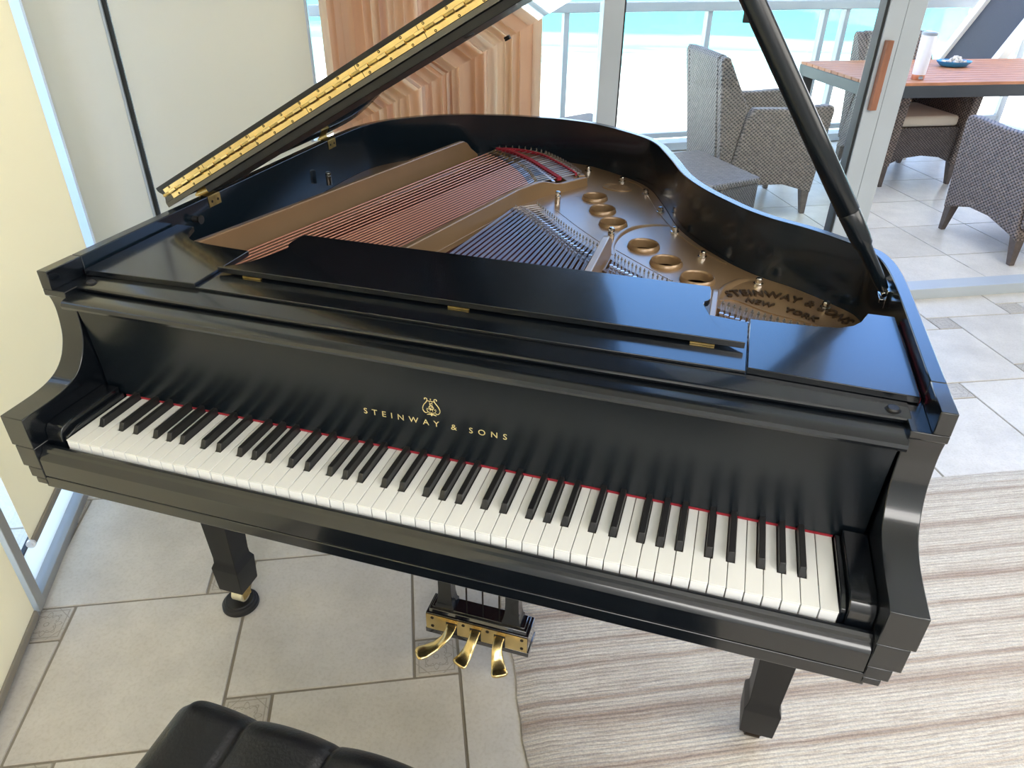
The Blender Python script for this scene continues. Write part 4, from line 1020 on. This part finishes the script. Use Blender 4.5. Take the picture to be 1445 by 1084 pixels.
m = MB(); m.box(.6660, .6775, .535, .570, .9330, .9400); m.tube((.6700, .530, .9500), (.6700, .575, .9500), .0045, n=12); m.box(.6745, .6795, .532, .600, .925, .957); m.tube((.672, .583, .956), (.660, .592, .962), .0028, n=8); m.tube((.672, .600, .948), (.656, .612, .955), .0028, n=8)
m.build('prop_bracket', 'nickel', PIANO, bevel=.0006)
m = MB(); m.tube((-.6802, .497, .945), (-.668, .497, .945), .0075, .0065, 14); m.tube((-.668, .497, .945), (-.662, .497, .945), .0045, .0095, 14); m.build('rim_knob', 'rubber', PIANO)

# ---- legs
def leg(x, y, base):
    """square tapered leg with a spade foot; base is the foot's lower edge"""
    m = MB()
    lev = [(base, .0320), (base+.004, .0330), (base+.072, .0358), (base+.076, .0358), (base+.090, .0300), (base+.105, .0292), (.45, .0375), (.6385, .0430)]
    vs = []; fs = []
    for z, h in lev: vs += [(x-h, y-h, z), (x+h, y-h, z), (x+h, y+h, z), (x-h, y+h, z)]
    for k in range(len(lev)-1):
        for i in range(4): fs.append((k*4+i, k*4+(i+1) % 4, (k+1)*4+(i+1) % 4, (k+1)*4+i))
    fs += [(3, 2, 1, 0), tuple(range((len(lev)-1)*4, len(lev)*4))]
    m.add(vs, fs); L = m.build('leg', 'ebony_dull', PIANO, bevel=.0014)
    fl_ = {'l': .0205}.get('l')
    return L
def caster(L, x, y, z0, ztop, roller='caster_brass'):
    m = MB(); m.tube((x, y, z0+.040), (x, y, ztop+.002), .011, n=12, mi=1); m.box(x-.019, x-.0155, y-.014, y+.014, z0+.012, z0+.044, 1); m.box(x+.0155, x+.019, y-.014, y+.014, z0+.012, z0+.044, 1); m.box(x-.019, x+.019, y-.014, y+.014, z0+.040, z0+.044, 1)
    m.tube((x-.015, y-.002, z0+.019), (x+.015, y-.002, z0+.019), .019, n=20, mi=0)
    m.build('caster', [roller, 'screw' if roller == 'screw' else 'brass_dull'], L, bevel=.0006)
LX, LYY = .6245, .2985
l1 = leg(-LX, LYY, .0745); caster(l1, -LX, LYY, .0215, .0745)
l2 = leg(LX, LYY, .0690); caster(l2, LX, LYY+.012, .0135, .0690, 'screw')  # right caster in dark metal: the leg's shadow put into its colour
l3 = leg(-.10, 1.25, .0580); caster(l3, -.10, 1.25, .001, .0580)

# ---- pedal lyre
LY0, LY1, LXh = .3115, .372, .1225
m = MB(); m.box(-LXh, LXh+.001, LY0, LY1, .0790, .1290); m.box(-LXh-.002, LXh+.003, LY0-.002, LY1+.002, .0640, .0780)
m.prism([(LY0+.004, .1290), (LY0+.008, .1370), (LY1-.008, .1370), (LY1-.004, .1290)], -LXh+.006, LXh-.005, 'x'); m.box(-LXh+.012, LXh-.011, LY0+.012, LY1-.010, .137, .142)
BOX = m.build('lyre_box', 'ebony_gloss', PIANO, bevel=.0014)
for sx_ in (-1, 1):
    cx_ = sx_*.0800; cy_ = .342; m = MB(); vs = []; fs = []
    lev = [(.1422, .0225), (.150, .0220), (.155, .0190), (.175, .0165), (.200, .0155), (.60, .0165), (.640, .019)]
    for z, h in lev: vs += [(cx_-h, cy_-h*.9, z), (cx_+h, cy_-h*.9, z), (cx_+h, cy_+h*.9, z), (cx_-h, cy_+h*.9, z)]
    for k in range(len(lev)-1):
        for i in range(4): fs.append((k*4+i, k*4+(i+1) % 4, (k+1)*4+(i+1) % 4, (k+1)*4+i))
    fs += [(3, 2, 1, 0), tuple(range((len(lev)-1)*4, len(lev)*4))]; m.add(vs, fs); m.build('lyre_post', 'ebony', PIANO, bevel=.001)
for x in (-.040, .0, .040):
    m = MB(); m.tube((x, .362, .142), (x, .362, .64), .0022, n=8); m.build('pedal_rod', 'screw', PIANO)
slots = (-.0585, -.0005, .0575)
m = MB(); zz0, zz1 = .0795, .1275; edges = [-LXh+.001]
for c in slots: edges += [c-.0135, c+.0135]
edges.append(LXh)
for i in range(0, len(edges), 2): m.box(edges[i], edges[i+1], LY0-.0026, LY0-.0002, zz0, zz1)
for c in slots: m.box(c-.0135, c+.0135, LY0-.0026, LY0-.0002, .1165, zz1)
for x, z in ((-.106, .118), (-.106, .091), (.110, .118), (.110, .091), (-.0295, .118), (.0285, .118)): m.tube((x, LY0-.0034, z), (x, LY0-.0024, z), .0040, n=12, mi=1)
m.build('pedal_plate', ['brass', 'screw'], BOX)
for c in slots: m = MB(); m.box(c-.0133, c+.0133, LY0-.0012, LY0-.0002, .0795, .1163); m.build('pedal_slot', 'gasket', BOX)
ends = ((-.046, 0), (-.014, 0), (.018, 0))
for c, (dx, _) in zip(slots, ends):
    path = smooth_curve([(c, LY0-.0015, .108), (c, LY0-.014, .104), (c+dx*.12, LY0-.028, .095), (c+dx*.45, LY0-.042, .081), (c+dx*.85, LY0-.056, .072), (c+dx*1.15, LY0-.066, .0695), (c+dx*1.35, LY0-.0725, .0685)], 12)
    n_ = len(path); w = []
    for i in range(n_):
        t = i/(n_-1); w.append(.0125-.0010*math.sin(min(1, t/.4)*PI)+.0065*min(1, max(0, (t-.35)/.4))**1.3 if t < .84 else .0190*math.sqrt(max(.03, 1-((t-.84)/.16)**2*.97)))
    m = MB(); m.path(path, w, 18, 0, .30); m.build('pedal', 'brass', PIANO, angle=60)

# caster cup under the left leg
mb = MB(); pf_ = [(0, .0195), (.024, .0195), (.030, .0215), (.034, .0225), (.036, .0190), (.039, .0180), (.041, .0125), (.0445, .0105), (.0450, .002), (.0440, .0005), (0, .0005)]
mb.lathe(pf_, (0, 0, 0), 40); o = mb.build('caster_cup', 'rubber', None, angle=30); o.location = (-LX-.006, LYY-.004, 0)
tag(o, 'round black caster cup on the tiles under the left piano leg', 'caster cup')

# ================================================================== bench
def build_bench():
    b = empty('piano_bench', (0, 0, 0)); X0, X1, Y0, Y1 = -.290, .500, -.575, -.196; cx, cy = (X0+X1)/2, (Y0+Y1)/2; b.location = (cx, cy, 0)
    HW, HD = (X1-X0)/2, (Y1-Y0)/2; ZT = .502; sp = .1365
    nx, ny = 150, 76; vs = []; fs = []
    seams = [-.158-cx+sp*i for i in range(-1, 6)]
    def height(x, y):
        ex = HW-abs(x); ey = HD-abs(y)
        R = .055; hx = math.sqrt(max(0, 1-((R-ex)/R)**2)) if ex < R else 1; hy = math.sqrt(max(0, 1-((R-ey)/R)**2)) if ey < R else 1
        edge = min(hx, hy)*.5+hx*hy*.5
        # straight pleats near the long edges, diamonds inside
        yy = abs(y); row = HD-.145
        ph = (x-seams[1])/sp
        if yy > row:
            fx = abs(ph-round(ph)); groove = math.exp(-(fx*sp/.0045)**2)*.009+math.exp(-(fx*sp/.022)**2)*.006; puff = -.003*math.cos(2*PI*ph)
        else:
            v = (row-yy)/sp; a = abs((ph+v)-round(ph+v)); c = abs((ph-v)-round(ph-v))
            groove = max(math.exp(-(a*sp/.008)**2), math.exp(-(c*sp/.008)**2))*.014; puff = .008*math.sin(PI*a)*math.sin(PI*c)*2
            k = max(0, 1-a*6)*max(0, 1-c*6); groove += .016*k; puff -= .004
        return edge, groove*min(1, edge*1.2), puff
    for j in range(ny+1):
        for i in range(nx+1):
            # denser towards the edge
            u = (i/nx*2-1); v = (j/ny*2-1); u = math.sin(u*PI/2)*.35+u*.65; v = math.sin(v*PI/2)*.35+v*.65
            x, y = u*HW, v*HD
            e, g, p = height(x, y)
            # rounded plan corners
            rc = .05; ax, ay = abs(x)-(HW-rc), abs(y)-(HD-rc)
            if ax > 0 and ay > 0:
                l = math.hypot(ax, ay); m_ = max(ax, ay)
                if l > 0: k = m_/l; x = math.copysign(HW-rc+ax*k, x); y = math.copysign(HD-rc+ay*k, y)
            z = .400+(ZT-.400)*e-g+p*e
            vs.append((x, y, z))
    for j in range(ny):
        for i in range(nx):
            k = j*(nx+1)+i; fs.append((k, k+1, k+nx+2, k+nx+1))
    ring = [i for i in range(nx+1)]+[(j)*(nx+1)+nx for j in range(1, ny+1)]+[ny*(nx+1)+i for i in range(nx-1, -1, -1)]+[j*(nx+1) for j in range(ny-1, 0, -1)]
    k0 = len(vs)
    for r in ring: vs.append((vs[r][0]*.985, vs[r][1]*.985, .372))
    n = len(ring)
    for i in range(n): fs.append((ring[i], k0+i, k0+(i+1) % n, ring[(i+1) % n]))
    fs.append(tuple(k0+i for i in range(n)))
    m = MB(); m.add(vs, fs); cu = m.build('cushion', 'leather', b, angle=75)
    m = MB(); m.box(-HW+.012, HW-.012, -HD+.012, HD-.012, .315, .3715); m.build('bench_frame', 'ebony', b, bevel=.002)
    for sx_ in (-1, 1):
        for sy in (-1, 1):
            m = MB(); x, y = sx_*(HW-.045), sy*(HD-.045); vs = []
            for z, h in ((0.0136 if sx_ > 0 else 0.001, .017), (.30, .025), (.3148, .027)): vs += [(x-h, y-h, z), (x+h, y-h, z), (x+h, y+h, z), (x-h, y+h, z)]
            f = [(3, 2, 1, 0), (8, 9, 10, 11)]+[(k*4+i, k*4+(i+1) % 4, (k+1)*4+(i+1) % 4, (k+1)*4+i) for k in range(2) for i in range(4)]
            m.add(vs, f); m.build('leg', 'ebony', b, bevel=.001)
    bt = None
    for i in range(5):
        x = seams[1]+sp*i+0*sp
        if abs(x) > HW-.05: continue
        for y in (HD-.145, -(HD-.145)):
            if bt is None: m = MB(); m.lathe([(0, .006), (.006, .005), (.0095, .001), (.0095, -.004)], (0, 0, 0), 16); bt = m.build('button', 'leather', cu); bt.location = (x, y, .474)
            else: copy_of(bt, cu, (x, y, .474))
    tag(b, 'piano bench with tufted black leather cushion in front of the keyboard', 'bench')
build_bench()

# ================================================================== balcony furniture
def wicker_chair(name, label, group):
    r = empty(name)
    # side panels (arms): profile in xz
    arm = [(.285, .13), (.30, .30), (.325, .60), (.320, .632), (.300, .640), (.05, .625), (-.16, .628), (-.20, .56), (-.27, .20), (-.285, .13), (-.20, .155), (-.05, .19), (.10, .19), (.22, .155)]
    for s in (-1, 1):
        m = MB(); a, b = sorted((s*.225, s*.290)); m.prism(arm, a, b, 'y'); m.build('arm', 'wicker', r, bevel=.012, seg=3)
    back = [(-.305, .14), (-.365, .62), (-.400, .88), (-.385, .905), (-.350, .900), (-.325, .86), (-.262, .60), (-.225, .40), (-.22, .14)]
    m = MB(); m.prism(back, -.224, .224, 'y')
    wing = [(-.27, .30), (-.362, .62), (-.398, .87), (-.385, .900), (-.350, .895), (-.205, .640), (-.17, .60), (-.20, .45)]
    for s in (-1, 1): a, b = sorted((s*.2241, s*.284)); m.prism([(-.300, .20)]+wing[1:6]+[(-.2015, .628), (-.2715, .20)], a, b, 'y')
    m.build('backrest', 'wicker', r, bevel=.010, seg=3)
    m = MB(); ap = [(-.224, .385), (.224, .385), (.224, .15), (.14, .185), (.0, .20), (-.14, .185), (-.224, .15)]
    T = lambda v: Vector((v.y, v.x, v.z)); m.prism(ap, .245, .270, 'y', T=T); m.build('apron', 'wicker_dark', r, bevel=.004)
    m = MB(); m.box(-.219, .245, -.2235, .2235, .345, .380); m.build('seat', 'wicker_dark', r)
    m = MB(); m.box(-.205, .262, -.214, .214, .3865, .455); m.build('seat_cushion', 'cushion', r, bevel=.022, seg=4)
    for sx, sy in ((1, 1), (1, -1), (-1, 1), (-1, -1)):
        m = MB(); x, y = (.255 if sx > 0 else -.255), sy*.258; vs = []
        for z, h, dx in ((.001, .014, .020*sx), (.155, .026, 0)): vs += [(x+dx-h, y-h+dx*0, z), (x+dx+h, y-h, z), (x+dx+h, y+h, z), (x+dx-h, y+h, z)]
        m.add(vs, [(3, 2, 1, 0), (4, 5, 6, 7)]+[(i, (i+1) % 4, (i+1) % 4+4, i+4) for i in range(4)]); m.build('leg', 'leg_wood', r, bevel=.003)
    return tag(r, label, 'chair', group)
def dup_tree(root):
    c = root.copy(); COL.objects.link(c)
    for ch in list(root.children):
        d = ch.copy(); COL.objects.link(d); d.parent = c
    return c
G_ = 'brown wicker armchairs on the balcony'
def place(o, ang, corner_local, corner_world):
    a = math.radians(ang); x, y = corner_local; o.rotation_euler = (0, 0, a)
    o.location = (corner_world[0]-(x*math.cos(a)-y*math.sin(a)), corner_world[1]-(x*math.sin(a)+y*math.cos(a)), .002)
ch = wicker_chair('wicker_chair', 'brown wicker armchair turned side-on, left of the long table, behind the prop stick', G_)
place(ch, 25, (.270, -.258), (.843, 3.983))
c2 = dup_tree(ch); c2['label'] = 'brown wicker armchair with visible beige cushion, pushed under the far side of the table'; place(c2, -63.7, (.270, -.258), (1.376, 4.745))
c3 = dup_tree(ch); c3['label'] = 'brown wicker armchair nearest the open door, at the right edge of the picture'; place(c3, 116, (.270, .258), (1.636, 3.944))

# woven footstool and a second one beyond
def stool(name, pts, zt, label):
    c = sum((Vector(p) for p in pts), Vector((0, 0)))/4
    r = empty(name, (c.x, c.y, .002)); q = [(p[0]-c.x, p[1]-c.y) for p in pts]
    m = MB(); m.slab(q, (), .05, zt-.03); m.build('body', 'wicker_dark', r, bevel=.01)
    q2 = [(x*1.02, y*1.02) for x, y in q]; m = MB(); m.slab(q2, (), zt-.0298, zt); m.build('woven_top', 'wicker', r, bevel=.010)
    for x, y in q:
        m = MB(); m.tube((x*.86, y*.86, 0), (x*.86, y*.86, .0505), .018, .022, 8); m.build('foot', 'leg_wood', r)
    return tag(r, label, 'footstool', 'woven footstools on the balcony')
stool('woven_footstool', [(.311, 2.985), (.539, 3.229), (.19, 3.70), (-.06, 3.47)], .40, 'low square wicker footstool just outside the glass, beside the side-on wicker armchair')
stool('woven_footstool', [(-.80, 4.22), (-.58, 4.065), (-.40, 4.33), (-.62, 4.485)], .40, 'dark woven footstool glimpsed left of the window post, beyond the rim of the piano')

# table
TA = math.radians(25.5); tx = Vector((math.cos(TA), math.sin(TA))); ty = Vector((-tx.y, tx.x)); TO = Vector((1.105, 4.215))
tb_ = empty('outdoor_table', (TO.x+tx.x*1.0+ty.x*.44, TO.y+tx.y*1.0+ty.y*.44, .002), TA)
m = MB(); TLn, TWd = 1.0, .44
m.box(-TLn, TLn, -TWd, -TWd+.035, .645, .712); m.box(-TLn, TLn, TWd-.035, TWd, .645, .712); m.box(-TLn, -TLn+.035, -TWd+.035, TWd-.035, .645, .712); m.box(TLn-.035, TLn, -TWd+.035, TWd-.035, .645, .712)
m.build('table_frame', 'table_metal', tb_, bevel=.002)
m = MB(); n_ = 11; wd = (2*TWd)/n_
for i in range(n_): m.box(-TLn+.002, TLn-.002, -TWd+i*wd+.004, -TWd+(i+1)*wd-.004, .7125, .7300)
m.build('slatted_top', 'teak', tb_, bevel=.001)
for x in (-TLn, TLn-.075):
    for y in (-TWd, TWd-.075):
        m = MB(); m.box(x, x+.075, y, y+.075, .0, .6448); m.build('leg', 'table_metal', tb_, bevel=.002)
tag(tb_, 'long outdoor table with reddish slatted wood top and dark metal frame', 'table')
# tumbler and bowl
t_ = empty('tumbler', (1.377, 4.475, .7325))
m = MB(); m.lathe([(0, .0285), (.036, .0285), (.0372, .032), (.0425, .220), (.0425, .243)], (0, 0, 0), 32); m.build('cup_body', 'tumbler', t_, angle=40)
m = MB(); m.lathe([(0, .0), (.0345, .0), (.036, .002), (.0371, .0284), (.0, .0284)], (0, 0, 0), 32); m.box(-.004, .020, -.0382, -.034, .006, .022, 1, lambda v: Vector((v.x*math.cos(.05)-v.y*math.sin(.05), v.x*math.sin(.05)+v.y*math.cos(.05), v.z))); m.build('copper_base', ['coppermetal', 'greylid'], t_, angle=40)
m = MB(); m.lathe([(.0, .262), (.030, .262), (.037, .258), (.0445, .258), (.0455, .250), (.0440, .242), (0, .242)], (0, 0, 0), 32); m.tube((-.046, 0, .252), (-.040, 0, .266), .004, n=8); m.build('lid', 'greylid', t_, angle=40)
tag(t_, 'tall white tumbler with grey lid and copper base standing on the outdoor table', 'tumbler')
bw_ = empty('oval_bowl', (1.69, 5.115, .7325), .45)
m = MB(); pr = [(0, .004), (.055, .004), (.085, .014), (.112, .034), (.118, .036), (.116, .030), (.088, .006), (.055, 0), (0, 0)]
m.lathe(pr, (0, 0, 0), 36, T=lambda v: Vector((v.x*1.0, v.y*.72, v.z))); m.build('bowl_body', 'bluebowl', bw_, angle=60)
tag(bw_, 'oval blue bowl of shells on the outdoor table behind the tumbler', 'bowl')
rs = random.Random(9); sh = None
spots = []
for k in range(34):
    a = rs.uniform(0, 2*PI); rr_ = math.sqrt(rs.uniform(0, 1))*.082; z = .020+.046*(1-rr_/.09)*rs.uniform(.55, 1)
    spots.append((rr_*math.cos(a), rr_*math.sin(a)*.72, z))
for k, (x, y, z) in enumerate(spots):
    if sh is None:
        m = MB(); prof = [(0, -.010), (.006, -.008), (.0095, -.002), (.0085, .003), (.010, .006), (.006, .010), (.007, .012), (.003, .015), (0, .017)]
        m.lathe(prof, (0, 0, 0), 10, T=lambda v: Vector((v.x*1.2, v.y*.85+v.z*.2, v.z))); sh = m.build('sea_shell', 'shell', None, angle=50); o = sh
    else: o = sh.copy(); COL.objects.link(o)
    ca, sa = math.cos(.45), math.sin(.45)
    o.location = (1.69+x*ca-y*sa, 5.115+x*sa+y*ca, .7325+z); o.rotation_euler = (rs.uniform(0, 6), rs.uniform(0, 6), rs.uniform(0, 6)); o.scale = [rs.uniform(.8, 1.35)]*3
    tag(o, 'small cream and brown sea shell heaped in the blue bowl', 'shell', 'sea shells in the blue bowl')

# reclining lounge chair at the far right
lg = empty('lounge_chair', (1.98, 6.14, .002), math.radians(31.75))
def bar(m, p, q, w, h):
    p = Vector(p); q = Vector(q); d_ = (q-p).normalized(); sd_ = Vector((0, 1, 0)); up = d_.cross(sd_).normalized(); vs = []
    for c in (p, q):
        for a, b in ((-1, -1), (1, -1), (1, 1), (-1, 1)): vs.append(c+sd_*a*w/2+up*b*h/2)
    m.add(vs, [(3, 2, 1, 0), (4, 5, 6, 7)]+[(i, (i+1) % 4, (i+1) % 4+4, i+4) for i in range(4)])
m = MB()
for y in (-.30, .20): bar(m, (-.20, y, .36), (.30, y, 1.13), .06, .075); bar(m, (-.20, y, .36), (-.62, y, .34), .045, .05)
m.box(.262, .312, -.27, .17, 1.085, 1.135); m.box(-.635, -.605, -.277, .177, .32, .36)
m.build('frame', 'cream', lg, bevel=.004)
m = MB(); bar(m, (-.18, -.05, .40), (.275, -.05, 1.08), .435, .012); bar(m, (-.22, -.05, .365), (-.60, -.05, .345), .435, .012); m.build('sling', 'sling', lg)
for x, z in ((-.22, .335), (-.57, .315)):
    for y in (-.30, .20):
        m = MB(); m.tube((x, y, 0), (x, y, z), .018, n=10); m.build('leg', 'cream', lg)
tag(lg, 'reclining lounge chair with cream frame and dark sling at the far right', 'lounge chair')
